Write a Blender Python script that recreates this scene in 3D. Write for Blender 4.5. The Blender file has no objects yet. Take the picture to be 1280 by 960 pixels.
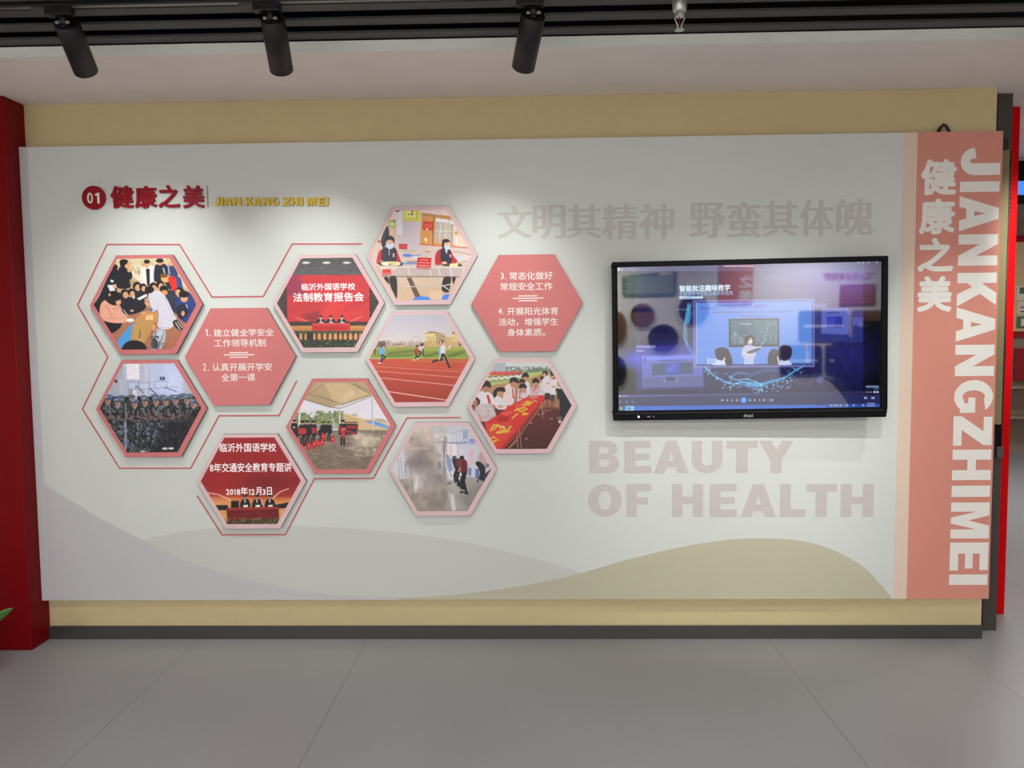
import bpy, bmesh, math, random
import numpy as np
from mathutils import Vector, Matrix, Euler

random.seed(7)
SC = bpy.context.scene
COL = SC.collection

# ------------------------------------------------------------------ camera, world, exposure
FPX, YAW, PITCH, ROLL, CAMZ = 961.99, -0.0246, 0.06571, -0.01023, 1.62013
_fw = np.array([math.sin(YAW)*math.cos(PITCH), math.cos(YAW)*math.cos(PITCH), -math.sin(PITCH)])
_r0 = np.array([math.cos(YAW), -math.sin(YAW), 0.0])
_u0 = np.cross(_r0, _fw)
_ri = _r0*math.cos(ROLL) + _u0*math.sin(ROLL)
_up = _u0*math.cos(ROLL) - _r0*math.sin(ROLL)
CAM = np.array([0.0, -4.0, CAMZ])

cam_data = bpy.data.cameras.new('camera')
cam = bpy.data.objects.new('camera', cam_data)
COL.objects.link(cam)
cam_data.sensor_fit = 'HORIZONTAL'
cam_data.sensor_width = 36.0
cam_data.lens = 36.0*FPX/1280.0
cam_data.clip_start = 0.05
cam_data.clip_end = 100
cam.matrix_world = Matrix(((_ri[0], _up[0], -_fw[0], CAM[0]), (_ri[1], _up[1], -_fw[1], CAM[1]),
                           (_ri[2], _up[2], -_fw[2], CAM[2]), (0, 0, 0, 1)))
SC.camera = cam

world = bpy.data.worlds.new('world')
SC.world = world
world.use_nodes = True
world.node_tree.nodes['Background'].inputs[0].default_value = (0.9, 0.93, 1.0, 1)
world.node_tree.nodes['Background'].inputs[1].default_value = 0.06

SC.view_settings.view_transform = 'Standard'
SC.view_settings.look = 'None'
SC.view_settings.exposure = 0.15
SC.view_settings.gamma = 1.0
SC.view_settings.use_curve_mapping = False

# light levels
ROOM_W = 14.0        # each ceiling panel lamp of the room, outside the frame
REAR_FILL_W = 112.0       # added unseen lamps washing the opposite wall to bounce frontal fill
SPOT_W = 38.0        # each track spotlight
BACK_W = 60.0       # lamps of the room behind the partition

# ------------------------------------------------------------------ measuring helpers
def at(px, py, Y):
    d = _fw*FPX + _ri*(px-640) - _up*(py-480)
    return CAM + d*((Y+4.0)/d[1])

def proj(P):
    d = np.asarray(P, float) - CAM
    z = d @ _fw
    return 640 + FPX*(d @ _ri)/z, 480 - FPX*(d @ _up)/z

def lin(c):
    c = np.asarray(c, float)/255.0
    return np.where(c <= 0.04045, c/12.92, ((c+0.055)/1.055)**2.4)

# ------------------------------------------------------------------ materials
MATS = {}
def mat(name, rgb, rough=0.6, metal=0.0, spec=0.5, noise=None, bump=None, emit=None, coat=0.0):
    """rgb is sRGB 0-255. noise=(scale, amount): procedural mottling of the base colour."""
    if name in MATS:
        return MATS[name]
    m = bpy.data.materials.new(name)
    m.use_nodes = True
    nt = m.node_tree
    b = nt.nodes['Principled BSDF']
    c = [float(v) for v in lin(rgb)]
    b.inputs['Base Color'].default_value = (*c, 1)
    b.inputs['Roughness'].default_value = rough
    b.inputs['Metallic'].default_value = metal
    b.inputs['Specular IOR Level'].default_value = spec
    b.inputs['Coat Weight'].default_value = coat
    tc = nt.nodes.new('ShaderNodeTexCoord')
    if noise:
        n = nt.nodes.new('ShaderNodeTexNoise')
        n.inputs['Scale'].default_value = noise[0]
        n.inputs['Detail'].default_value = 6
        nt.links.new(tc.outputs['Object'], n.inputs['Vector'])
        mr = nt.nodes.new('ShaderNodeMapRange')
        mr.inputs['From Min'].default_value = 0.25
        mr.inputs['From Max'].default_value = 0.75
        mr.inputs['To Min'].default_value = 1-noise[1]
        mr.inputs['To Max'].default_value = 1+noise[1]
        nt.links.new(n.outputs['Fac'], mr.inputs['Value'])
        mx = nt.nodes.new('ShaderNodeVectorMath')
        mx.operation = 'SCALE'
        mx.inputs[0].default_value = c
        nt.links.new(mr.outputs['Result'], mx.inputs['Scale'])
        nt.links.new(mx.outputs['Vector'], b.inputs['Base Color'])
    if bump:
        n2 = nt.nodes.new('ShaderNodeTexNoise')
        n2.inputs['Scale'].default_value = bump[0]
        n2.inputs['Detail'].default_value = 4
        nt.links.new(tc.outputs['Object'], n2.inputs['Vector'])
        bp = nt.nodes.new('ShaderNodeBump')
        bp.inputs['Strength'].default_value = bump[1]
        bp.inputs['Distance'].default_value = 0.002
        nt.links.new(n2.outputs['Fac'], bp.inputs['Height'])
        nt.links.new(bp.outputs['Normal'], b.inputs['Normal'])
    if emit:
        b.inputs['Emission Color'].default_value = (*c, 1)
        b.inputs['Emission Strength'].default_value = emit
    MATS[name] = m
    return m

def print_mat(name, gain=1.0, rough=0.35, spec=0.4):
    """a printed photograph: ink colours come from the point colours of the print's own mesh"""
    m = bpy.data.materials.new(name)
    m.use_nodes = True
    nt = m.node_tree
    b = nt.nodes['Principled BSDF']
    a = nt.nodes.new('ShaderNodeAttribute')
    a.attribute_name = 'ink'
    s = nt.nodes.new('ShaderNodeVectorMath')
    s.operation = 'SCALE'
    s.inputs['Scale'].default_value = gain
    nt.links.new(a.outputs['Color'], s.inputs[0])
    nt.links.new(s.outputs['Vector'], b.inputs['Base Color'])
    b.inputs['Roughness'].default_value = rough
    b.inputs['Specular IOR Level'].default_value = spec
    return m

def screen_mat(name, strength, mirror):
    """lit display behind flat glass: emission from the picture, mirror-like glass on top"""
    m = bpy.data.materials.new(name)
    m.use_nodes = True
    nt = m.node_tree
    nt.nodes.clear()
    out = nt.nodes.new('ShaderNodeOutputMaterial')
    a = nt.nodes.new('ShaderNodeAttribute')
    a.attribute_name = 'ink'
    e = nt.nodes.new('ShaderNodeEmission')
    e.inputs['Strength'].default_value = strength
    nt.links.new(a.outputs['Color'], e.inputs['Color'])
    g = nt.nodes.new('ShaderNodeBsdfGlossy')
    g.inputs['Roughness'].default_value = 0.03
    g.inputs['Color'].default_value = (mirror, mirror, mirror, 1)
    ad = nt.nodes.new('ShaderNodeAddShader')
    nt.links.new(e.outputs[0], ad.inputs[0])
    nt.links.new(g.outputs[0], ad.inputs[1])
    nt.links.new(ad.outputs[0], out.inputs['Surface'])
    return m

# ------------------------------------------------------------------ object helpers
def tag(o, label=None, cat=None, group=None, kind=None):
    if label: o['label'] = label
    if cat: o['category'] = cat
    if group: o['group'] = group
    if kind: o['kind'] = kind
    return o

def empty(name, loc, label, cat, group=None, rot=None):
    o = bpy.data.objects.new(name, None)
    COL.objects.link(o)
    o.location = loc
    if rot: o.rotation_euler = rot
    o.empty_display_size = 0.1
    return tag(o, label, cat, group)

def children(o):
    return [c for c in bpy.data.objects if c.parent == o]

def copy_tree(o, parent=None):
    c = o.copy()
    COL.objects.link(c)
    c.parent = parent
    for ch in children(o):
        copy_tree(ch, c)
    return c

class MB:
    def __init__(s):
        s.v, s.f, s.m = [], [], []
        s.smooth = []
    def add(s, verts, faces, mi=0, smooth=False):
        b = len(s.v)
        s.v += [tuple(map(float, p)) for p in verts]
        for f in faces:
            s.f.append(tuple(b+i for i in f)); s.m.append(mi); s.smooth.append(smooth)
        return s
    def box(s, x0, x1, y0, y1, z0, z1, mi=0):
        v = [(x0,y0,z0),(x1,y0,z0),(x1,y1,z0),(x0,y1,z0),(x0,y0,z1),(x1,y0,z1),(x1,y1,z1),(x0,y1,z1)]
        return s.add(v, [(0,3,2,1),(4,5,6,7),(0,1,5,4),(1,2,6,5),(2,3,7,6),(3,0,4,7)], mi)
    def prism(s, poly, y0, y1, mi=0, side_mi=None):
        """poly in XZ, extruded from y0 (front) to y1 (back)"""
        n = len(poly)
        v = [(x,y0,z) for x,z in poly] + [(x,y1,z) for x,z in poly]
        s.add(v, [tuple(range(n)), tuple(range(2*n-1, n-1, -1))], mi)
        s.add(v, [(i,(i+1)%n,n+(i+1)%n,n+i) for i in range(n)], mi if side_mi is None else side_mi)
        return s
    def flat(s, poly, y, mi=0):
        return s.add([(x,y,z) for x,z in poly], [tuple(range(len(poly)))], mi)
    def lathe(s, prof, origin=(0,0,0), axis=None, n=24, mi=0, smooth=True, cap=True):
        """prof: list of (r, h) along the axis"""
        M = Matrix.Identity(3)
        if axis is not None:
            M = Vector((0,0,1)).rotation_difference(Vector(axis)).to_matrix()
        v = []
        for r, h in prof:
            for k in range(n):
                a = 2*math.pi*k/n
                v.append(tuple(M @ Vector((r*math.cos(a), r*math.sin(a), h)) + Vector(origin)))
        f = []
        for i in range(len(prof)-1):
            for k in range(n):
                f.append((i*n+k, i*n+(k+1)%n, (i+1)*n+(k+1)%n, (i+1)*n+k))
        s.add(v, f, mi, smooth)
        if cap:
            s.add(v[:n], [tuple(range(n-1,-1,-1))], mi)
            s.add(v[-n:], [tuple(range(n))], mi)
        return s
    def tube(s, pts, r, n=8, mi=0, closed=False, r_end=None):
        P = [Vector(p) for p in pts]
        N = len(P)
        v = []
        up = Vector((0.123, 0.456, 0.881)).normalized()
        for i, p in enumerate(P):
            a = P[(i+1) % N] if (closed or i < N-1) else P[i]
            b = P[i-1] if (closed or i > 0) else P[i]
            t = (a-b).normalized()
            u = t.cross(up)
            if u.length < 1e-4: u = t.cross(Vector((1,0,0)))
            u.normalize(); w = t.cross(u)
            rr = r if r_end is None else r + (r_end-r)*i/max(1, N-1)
            for k in range(n):
                an = 2*math.pi*k/n
                v.append(tuple(p + u*rr*math.cos(an) + w*rr*math.sin(an)))
        f = []
        for i in range(N if closed else N-1):
            j = (i+1) % N
            for k in range(n):
                f.append((i*n+k, i*n+(k+1)%n, j*n+(k+1)%n, j*n+k))
        s.add(v, f, mi, True)
        if not closed:
            s.add(v[:n], [tuple(range(n-1,-1,-1))], mi); s.add(v[-n:], [tuple(range(n))], mi)
        return s
    def build(s, name, mats, parent=None, bevel=None, loc=None):
        me = bpy.data.meshes.new(name)
        me.from_pydata(s.v, [], s.f)
        if not isinstance(mats, (list, tuple)): mats = [mats]
        for m in mats: me.materials.append(m)
        me.polygons.foreach_set('material_index', s.m)
        me.polygons.foreach_set('use_smooth', s.smooth)
        bm = bmesh.new(); bm.from_mesh(me)
        bmesh.ops.remove_doubles(bm, verts=bm.verts, dist=1e-6)
        bmesh.ops.recalc_face_normals(bm, faces=bm.faces)
        bm.to_mesh(me); bm.free()
        me.update()
        o = bpy.data.objects.new(name, me)
        COL.objects.link(o)
        if parent is not None: o.parent = parent
        if loc is not None: o.location = loc
        if bevel:
            md = o.modifiers.new('bevel', 'BEVEL')
            md.width = bevel; md.segments = 2; md.limit_method = 'ANGLE'
            md.harden_normals = False
        return o

# ------------------------------------------------------------------ lettering
def _mesh_arrays(curve):
    o = bpy.data.objects.new('tmp', curve)
    COL.objects.link(o)
    dg = bpy.context.evaluated_depsgraph_get()
    dg.update()
    me = bpy.data.meshes.new_from_object(o.evaluated_get(dg))
    v = np.array([tuple(p.co) for p in me.vertices]).reshape(-1, 3)
    f = [tuple(p.vertices) for p in me.polygons]
    bpy.data.objects.remove(o)
    bpy.data.curves.remove(curve)
    bpy.data.meshes.remove(me)
    return v, f

LAYER = 0.004       # glyph copies lie one behind the other (em units)
def glyphs(text, extrude=0.0, spread=0.0, spread_y=None, space=1.0):
    """outline of a text as (verts, faces), em = 1; spread thickens the strokes by laying shifted copies"""
    c = bpy.data.curves.new('tmp', 'FONT')
    c.body = text; c.size = 1.0; c.extrude = extrude; c.space_character = space
    c.resolution_u = 3
    v, f = _mesh_arrays(c)
    if spread:
        sy = spread if spread_y is None else spread_y
        offs = [(math.cos(a)*spread, math.sin(a)*sy) for a in [k*math.pi/4 for k in range(8)]]
        vs, fs = [], []
        for k, (dx, dy) in enumerate([(0, 0)] + offs):
            b = sum(len(q) for q in vs)
            w = v.copy(); w[:, 0] += dx; w[:, 1] += dy; w[:, 2] -= k*LAYER*(0.15 if extrude else 1.0)
            vs.append(w); fs += [tuple(b+i for i in q) for q in f]
        v, f = np.vstack(vs), fs
    return v, f

def arc(cx, cy, rx, ry, a0, a1, n=12):
    return [(cx+rx*math.cos(math.radians(a0+(a1-a0)*i/n)), cy+ry*math.sin(math.radians(a0+(a1-a0)*i/n))) for i in range(n+1)]

def _b(x0, x1, y0, y1): return [(x0,y0),(x1,y0),(x1,y1),(x0,y1)]
# heavy grotesque capitals, unit height; first loop is the outline, the rest are counters
CAPS = {
 'I': [_b(0,.28,0,1)],
 '1': [[(.30,0),(.48,0),(.48,1),(.34,1),(.10,.86),(.14,.72),(.30,.79)]],
 'H': [[(0,0),(.27,0),(.27,.39),(.55,.39),(.55,0),(.82,0),(.82,1),(.55,1),(.55,.61),(.27,.61),(.27,1),(0,1)]],
 'E': [[(0,0),(.68,0),(.68,.22),(.27,.22),(.27,.40),(.63,.40),(.63,.60),(.27,.60),(.27,.78),(.67,.78),(.67,1),(0,1)]],
 'F': [[(0,0),(.27,0),(.27,.38),(.58,.38),(.58,.59),(.27,.59),(.27,.78),(.66,.78),(.66,1),(0,1)]],
 'L': [[(0,0),(.66,0),(.66,.23),(.27,.23),(.27,1),(0,1)]],
 'T': [[(.24,0),(.52,0),(.52,.77),(.76,.77),(.76,1),(0,1),(0,.77),(.24,.77)]],
 'A': [[(0,0),(.28,0),(.335,.18),(.585,.18),(.64,0),(.92,0),(.60,1),(.32,1)], [(.395,.38),(.525,.38),(.46,.66)]],
 'N': [[(0,0),(.26,0),(.26,.54),(.56,0),(.82,0),(.82,1),(.56,1),(.56,.46),(.26,1),(0,1)]],
 'K': [[(0,0),(.27,0),(.27,.26),(.37,.38),(.56,0),(.88,0),(.55,.58),(.85,1),(.53,1),(.27,.62),(.27,1),(0,1)]],
 'Z': [[(0,0),(.74,0),(.74,.22),(.35,.22),(.73,.79),(.73,1),(.02,1),(.02,.78),(.38,.78),(0,.21)]],
 'M': [[(0,0),(.25,0),(.25,.66),(.41,0),(.57,0),(.73,.66),(.73,0),(.98,0),(.98,1),(.63,1),(.49,.46),(.35,1),(0,1)]],
 'Y': [[(.30,0),(.58,0),(.58,.42),(.88,1),(.57,1),(.44,.70),(.31,1),(0,1),(.30,.42)]],
 'U': [[(0,1),(0,.38)] + arc(.41,.38,.41,.40,180,360)[1:] + [(.82,1),(.55,1),(.55,.38)] + arc(.41,.38,.14,.17,360,180)[1:] + [(.27,1)]],
 'J': [[(.62,1),(.62,.34)] + arc(.31,.34,.31,.36,0,-180)[1:] + [(.24,.38)] + arc(.295,.34,.055,.12,180,360)[1:] + [(.35,1)]],
 'O': [arc(.44,.5,.44,.52,0,360,36)[:-1], arc(.44,.5,.165,.30,0,360,28)[:-1]],
 'G': [arc(.44,.5,.44,.52,38,318,30) + [(.86,.14),(.86,.55),(.46,.55),(.46,.36),(.61,.36),(.61,.27)] + arc(.44,.5,.17,.30,-42,-318,22)[4:-2]],
 'B': [[(0,0),(.50,0)] + arc(.50,.29,.31,.29,-90,62)[1:] + arc(.47,.74,.29,.26,-38,90)[1:] + [(0,1)],
       [(.27,.60),(.43,.60)] + arc(.43,.70,.09,.10,-90,90)[1:] + [(.27,.80)],
       [(.27,.20),(.46,.20)] + arc(.46,.31,.09,.11,-90,90)[1:] + [(.27,.42)]],
}
_cap_cache = {}
def cap(ch, extrude=0.0):
    k = (ch, extrude)
    if k not in _cap_cache:
        c = bpy.data.curves.new('tmp', 'CURVE')
        c.dimensions = '2D'; c.fill_mode = 'BOTH'; c.extrude = extrude
        for loop in CAPS[ch]:
            sp = c.splines.new('POLY')
            sp.points.add(len(loop)-1)
            for p, (x, y) in zip(sp.points, loop): p.co = (x, y, 0, 1)
            sp.use_cyclic_u = True
        _cap_cache[k] = _mesh_arrays(c)
    return _cap_cache[k]

def fit(vf, x0, x1, z0, z1, Y, thick=None, rot=0, keep=None):
    """lays a glyph mesh upright into the box x0..x1, z0..z1 on the plane y = Y, facing -y.
    rot=-90 turns the letters clockwise. thick: depth of raised letters behind Y."""
    v, f = vf
    w = v.copy()
    if rot == -90:
        w[:, 0], w[:, 1] = v[:, 1].copy(), -v[:, 0]
    mn, mx = w.min(0), w.max(0)
    out = np.zeros_like(w)
    out[:, 0] = x0 + (w[:, 0]-mn[0])/(mx[0]-mn[0])*(x1-x0)
    out[:, 2] = z0 + (w[:, 1]-mn[1])/(mx[1]-mn[1])*(z1-z0)
    if thick:
        out[:, 1] = Y + (mx[2]-w[:, 2])/(mx[2]-mn[2])*thick
    else:
        out[:, 1] = Y + (mx[2]-w[:, 2])/LAYER*0.00003
    return out, f

def fit_px(vf, px0, py0, px1, py1, Y, thick=None, rot=0):
    mx_, my_ = (px0+px1)/2, (py0+py1)/2
    return fit(vf, at(px0, my_, Y)[0], at(px1, my_, Y)[0], at(mx_, py1, Y)[2], at(mx_, py0, Y)[2], Y, thick, rot)

# ------------------------------------------------------------------ painter for the printed photographs and the screen picture
def vnoise(x, y, seed=0):
    xi, yi = np.floor(x), np.floor(y)
    fx, fy = x-xi, y-yi
    fx, fy = fx*fx*(3-2*fx), fy*fy*(3-2*fy)
    def h(a, b):
        t = np.sin(a*127.1+b*311.7+seed*74.7)*43758.5453
        return t-np.floor(t)
    return (h(xi,yi)*(1-fx)+h(xi+1,yi)*fx)*(1-fy) + (h(xi,yi+1)*(1-fx)+h(xi+1,yi+1)*fx)*fy

def fbm(x, y, seed=0, oct=4):
    r, a = 0, 0.5
    for k in range(oct):
        r = r + a*vnoise(x*2**k, y*2**k, seed+k*3.1); a *= 0.5
    return r/(1-0.5**oct)

def smooth_loop(pts, n=5):
    P = np.array(pts, float); N = len(P); out = []
    for i in range(N):
        p0, p1, p2, p3 = P[i-1], P[i], P[(i+1) % N], P[(i+2) % N]
        for k in range(n):
            t = k/n
            out.append(0.5*((2*p1)+(p2-p0)*t+(2*p0-5*p1+4*p2-p3)*t*t+(3*p1-p0-3*p2+p3)*t**3))
    return np.array(out)

class Paint:
    """paints colours (sRGB 0-255) onto scattered points given in the print's own drawing units"""
    def __init__(s, x, y, base=(0,0,0)):
        s.x, s.y = x, y
        s.C = np.tile(np.array(base, float), (len(x), 1))
    def _near(s, x0, y0, x1, y1):
        return np.nonzero((s.x >= x0) & (s.x <= x1) & (s.y >= y0) & (s.y <= y1))[0]
    def _mix(s, i, m, col):
        m = m[:, None]
        s.C[i] = s.C[i]*(1-m) + np.asarray(col, float)*m
    def poly(s, pts, col, a=1.0, soft=4, curve=False, edge=None):
        P = smooth_loop(pts) if curve else np.array(pts, float)
        i = s._near(P[:,0].min()-soft, P[:,1].min()-soft, P[:,0].max()+soft, P[:,1].max()+soft)
        if not len(i): return
        x, y = s.x[i], s.y[i]
        d = np.full(len(i), 1e18); ins = np.zeros(len(i), bool)
        for k in range(len(P)):
            (ax, ay), (bx, by) = P[k], P[k-1]
            ex, ey = bx-ax, by-ay
            L = ex*ex+ey*ey+1e-12
            t = np.clip(((x-ax)*ex+(y-ay)*ey)/L, 0, 1)
            d = np.minimum(d, (x-ax-ex*t)**2+(y-ay-ey*t)**2)
            c = (ay > y) != (by > y)
            xx = ax + ex*(y-ay)/(ey if abs(ey) > 1e-12 else 1e-12)
            ins ^= c & (x < xx)
        d = np.sqrt(d)*np.where(ins, 1, -1)
        s._mix(i, a*np.clip(d/soft+0.5, 0, 1), col)
    def blob(s, pts, col, a=1.0, soft=4): s.poly(pts, col, a, soft, True)
    def rect(s, x0, y0, x1, y1, col, a=1.0, soft=3): s.poly([(x0,y0),(x1,y0),(x1,y1),(x0,y1)], col, a, soft)
    def ell(s, cx, cy, rx, ry, col, a=1.0, soft=4, rot=0):
        R = max(rx, ry)+soft
        i = s._near(cx-R, cy-R, cx+R, cy+R)
        if not len(i): return
        dx, dy = s.x[i]-cx, s.y[i]-cy
        c, q = math.cos(math.radians(rot)), math.sin(math.radians(rot))
        u, v = (dx*c+dy*q)/rx, (-dx*q+dy*c)/ry
        d = (1-np.sqrt(u*u+v*v))*min(rx, ry)
        s._mix(i, a*np.clip(d/soft+0.5, 0, 1), col)
    def line(s, pts, w, col, a=1.0, soft=3):
        P = np.array(pts, float); m_ = w+soft
        i = s._near(P[:,0].min()-m_, P[:,1].min()-m_, P[:,0].max()+m_, P[:,1].max()+m_)
        if not len(i): return
        x, y = s.x[i], s.y[i]
        d = np.full(len(i), 1e18)
        for k in range(len(P)-1):
            (ax, ay), (bx, by) = P[k], P[k+1]
            ex, ey = bx-ax, by-ay
            t = np.clip(((x-ax)*ex+(y-ay)*ey)/(ex*ex+ey*ey+1e-12), 0, 1)
            d = np.minimum(d, (x-ax-ex*t)**2+(y-ay-ey*t)**2)
        s._mix(i, a*np.clip((w/2-np.sqrt(d))/soft+0.5, 0, 1), col)
    def grad(s, y0, y1, c0, c1, x0=-1e9, x1=1e9):
        i = np.nonzero((s.y >= y0) & (s.y < y1) & (s.x >= x0) & (s.x < x1))[0]
        t = ((s.y[i]-y0)/(y1-y0))[:, None]
        s.C[i] = np.array(c0, float)*(1-t) + np.array(c1, float)*t
    def glow(s, cx, cy, rx, ry, col, a=1.0, p=1.0):
        d = np.sqrt(((s.x-cx)/rx)**2+((s.y-cy)/ry)**2)
        s._mix(np.arange(len(s.x)), a*np.clip(1-d, 0, 1)**p, col)
    def speck(s, box, col, scale, thr, a=1.0, seed=0, oct=3, soft=0.08, sy=1.0):
        i = s._near(*box)
        n = fbm(s.x[i]/scale, s.y[i]/scale*sy, seed, oct)
        s._mix(i, a*np.clip((n-thr)/soft+0.5, 0, 1), col)
    def grain(s, amt, scale=6, seed=5):
        n = fbm((s.x*.8+s.y*.6)/scale, (s.y*.8-s.x*.6)/scale, seed, 3)-0.5
        amt = amt*0.55
        s.C *= (1+amt*2*n)[:, None]
        s.C = np.clip(s.C, 0, 255)

def grid_mesh(name, verts, nx, ny, cols, mats, parent, extra=()):
    """nx*ny vertex grid with point colours 'ink'; extra = [(verts, faces, rgb)] flat lettering laid on it"""
    idx = np.arange(nx*ny).reshape(ny, nx)
    q = np.stack([idx[:-1,:-1], idx[1:,:-1], idx[1:,1:], idx[:-1,1:]], -1).reshape(-1, 4)
    V = [np.asarray(verts)]; F = [tuple(map(int, r)) for r in q]; K = [lin(cols)]
    base = nx*ny
    for v, f, rgb in extra:
        V.append(v); F += [tuple(base+i for i in r) for r in f]
        K.append(np.tile(lin(rgb), (len(v), 1))); base += len(v)
    V = np.vstack(V); K = np.vstack(K)
    me = bpy.data.meshes.new(name)
    me.from_pydata(V.tolist(), [], F)
    at_ = me.color_attributes.new('ink', 'FLOAT_COLOR', 'POINT')
    at_.data.foreach_set('color', np.hstack([K, np.ones((len(K), 1))]).astype(np.float32).ravel())
    for m in (mats if isinstance(mats, (list, tuple)) else [mats]): me.materials.append(m)
    o = bpy.data.objects.new(name, me)
    COL.objects.link(o)
    if parent is not None: o.parent = parent
    return o

# ------------------------------------------------------------------ the setting
X0, X1 = -2.60883, 2.34947             # partition's ends
ZC = 2.82367                           # soffit underside
YP = -0.05832                          # front of the display panel
PZ0, PZ1 = 0.23, 2.59557

M_cream = mat('cream_paint', (204, 186, 142), 0.75, noise=(14, 0.03), bump=(220, 0.15))
M_white = mat('white_paint', (228, 226, 222), 0.7, noise=(6, 0.02))
M_soffit = mat('soffit_paint', (242, 232, 226), 0.75, noise=(5, 0.03))
M_fascia = mat('fascia_paint', (238, 241, 233), 0.7, noise=(8, 0.04))
M_red = mat('red_lacquer', (122, 5, 11), 0.4, spec=0.12, noise=(5, 0.05))
M_black = mat('black_paint', (12, 12, 13), 0.5)
M_slat = mat('slat_paint', (72, 72, 70), 0.6, noise=(9, 0.08))
M_base = mat('dark_skirting', (62, 62, 60), 0.4, noise=(12, 0.08))
M_void = mat('plenum_black', (4, 4, 4), 0.9)

def floor_mat():
    m = mat('floor_tile', (157, 157, 159), 0.36, noise=(260, 0.10))
    nt = m.node_tree
    b = nt.nodes['Principled BSDF']
    src = b.inputs['Base Color'].links[0].from_socket
    tc = [n for n in nt.nodes if n.type == 'TEX_COORD'][0]
    sx = nt.nodes.new('ShaderNodeSeparateXYZ')
    nt.links.new(tc.outputs['Object'], sx.inputs[0])
    prev = None
    for ax, pos in [('X', p) for p in (-3.59, -2.69, -1.787, -0.886, 1.239, 2.14, 3.04, 3.94, 4.84, 5.74)] + [('Y', p) for p in (-1.72, -3.52, -5.32, 1.88, 3.68, 5.48)]:
        d = nt.nodes.new('ShaderNodeMath'); d.operation = 'SUBTRACT'
        nt.links.new(sx.outputs[ax], d.inputs[0]); d.inputs[1].default_value = pos
        ab = nt.nodes.new('ShaderNodeMath'); ab.operation = 'ABSOLUTE'
        nt.links.new(d.outputs[0], ab.inputs[0])
        lt = nt.nodes.new('ShaderNodeMath'); lt.operation = 'LESS_THAN'
        nt.links.new(ab.outputs[0], lt.inputs[0]); lt.inputs[1].default_value = 0.0022
        if prev is None: prev = lt
        else:
            mx = nt.nodes.new('ShaderNodeMath'); mx.operation = 'MAXIMUM'
            nt.links.new(prev.outputs[0], mx.inputs[0]); nt.links.new(lt.outputs[0], mx.inputs[1]); prev = mx
    # slow cloudiness of the terrazzo-like tile
    n = nt.nodes.new('ShaderNodeTexNoise'); n.inputs['Scale'].default_value = 2.2; n.inputs['Detail'].default_value = 3
    nt.links.new(tc.outputs['Object'], n.inputs['Vector'])
    mr = nt.nodes.new('ShaderNodeMapRange'); mr.inputs['To Min'].default_value = 0.93; mr.inputs['To Max'].default_value = 1.07
    nt.links.new(n.outputs['Fac'], mr.inputs['Value'])
    sc_ = nt.nodes.new('ShaderNodeVectorMath'); sc_.operation = 'SCALE'
    nt.links.new(src, sc_.inputs[0]); nt.links.new(mr.outputs['Result'], sc_.inputs['Scale'])
    mix = nt.nodes.new('ShaderNodeMix'); mix.data_type = 'RGBA'
    nt.links.new(prev.outputs[0], mix.inputs['Factor'])
    nt.links.new(sc_.outputs['Vector'], mix.inputs['A'])
    mix.inputs['B'].default_value = (*[float(v) for v in lin((124, 123, 122))], 1)
    nt.links.new(mix.outputs['Result'], b.inputs['Base Color'])
    return m

def struct(name, mb, m, label, cat, bevel=None):
    return tag(mb.build(name, m, bevel=bevel), label, cat, kind='structure')

struct('floor', MB().box(-4.3, 7.6, -7.7, 6.3, -0.12, 0), floor_mat(), 'grey speckled stone tile floor', 'floor')
struct('wall_front', MB().box(X0, X1, 0, 0.05, 0, ZC), M_cream, 'cream painted partition wall behind the white display panel', 'wall', bevel=0.003)
struct('baseboard_front', MB().box(X0, X1-0.0, -0.012, 0, 0, 0.071), M_base, 'dark grey skirting under the cream partition', 'baseboard', bevel=0.002)
struct('ceiling', MB().box(-4.3, 7.6, -7.7, 6.3, 3.5, 3.6), M_void, 'black plenum above the slats', 'ceiling')
struct('ceiling_soffit', MB().box(-4.3, 7.6, -0.655, 2.0, ZC, ZC+0.03), M_soffit, 'pale plaster soffit running above the display wall', 'ceiling')
struct('trim_1', MB().box(-4.3, 7.6, -0.665, -0.655, ZC-0.001, 2.866), M_fascia, 'grey front edge of the plaster soffit', 'trim')
struct('wall_left', MB().box(-4.4, -4.3, -7.7, 6.3, 0, 3.5), M_white, 'white side wall left of the room', 'wall')
struct('wall_right', MB().box(7.6, 7.7, -7.7, 6.3, 0, 3.5), M_white, 'white side wall far right', 'wall')
struct('wall_far', MB().box(-4.3, 7.6, 6.15, 6.3, 0, 3.5), mat('far_wall_paint', (176, 158, 148), 0.8), 'taupe wall at the end of the room behind', 'wall')
struct('wall_opposite', MB().box(-4.3, 7.6, -7.7, -7.55, 0, 3.5), M_white, 'white display wall on the opposite side of the room', 'wall')

# slatted ceiling: every slat runs the width of the room
for k in range(26):
    y = -0.708 - 0.1405*k
    tag(MB().box(-4.3, 7.6, y-0.03, y+0.03, 2.868, 2.880).build('ceiling_slat', M_slat, bevel=0.002),
        'dark grey ceiling slat running along the display wall', 'ceiling slat', 'dark slats of the open ceiling', 'structure')

# ------------------------------------------------------------------ red column at the left
struct('pillar', MB().box(-3.55, X0+0.002, -0.158, 0.06, 0, ZC), M_red, 'glossy red column left of the display panel', 'column', bevel=0.004)

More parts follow.
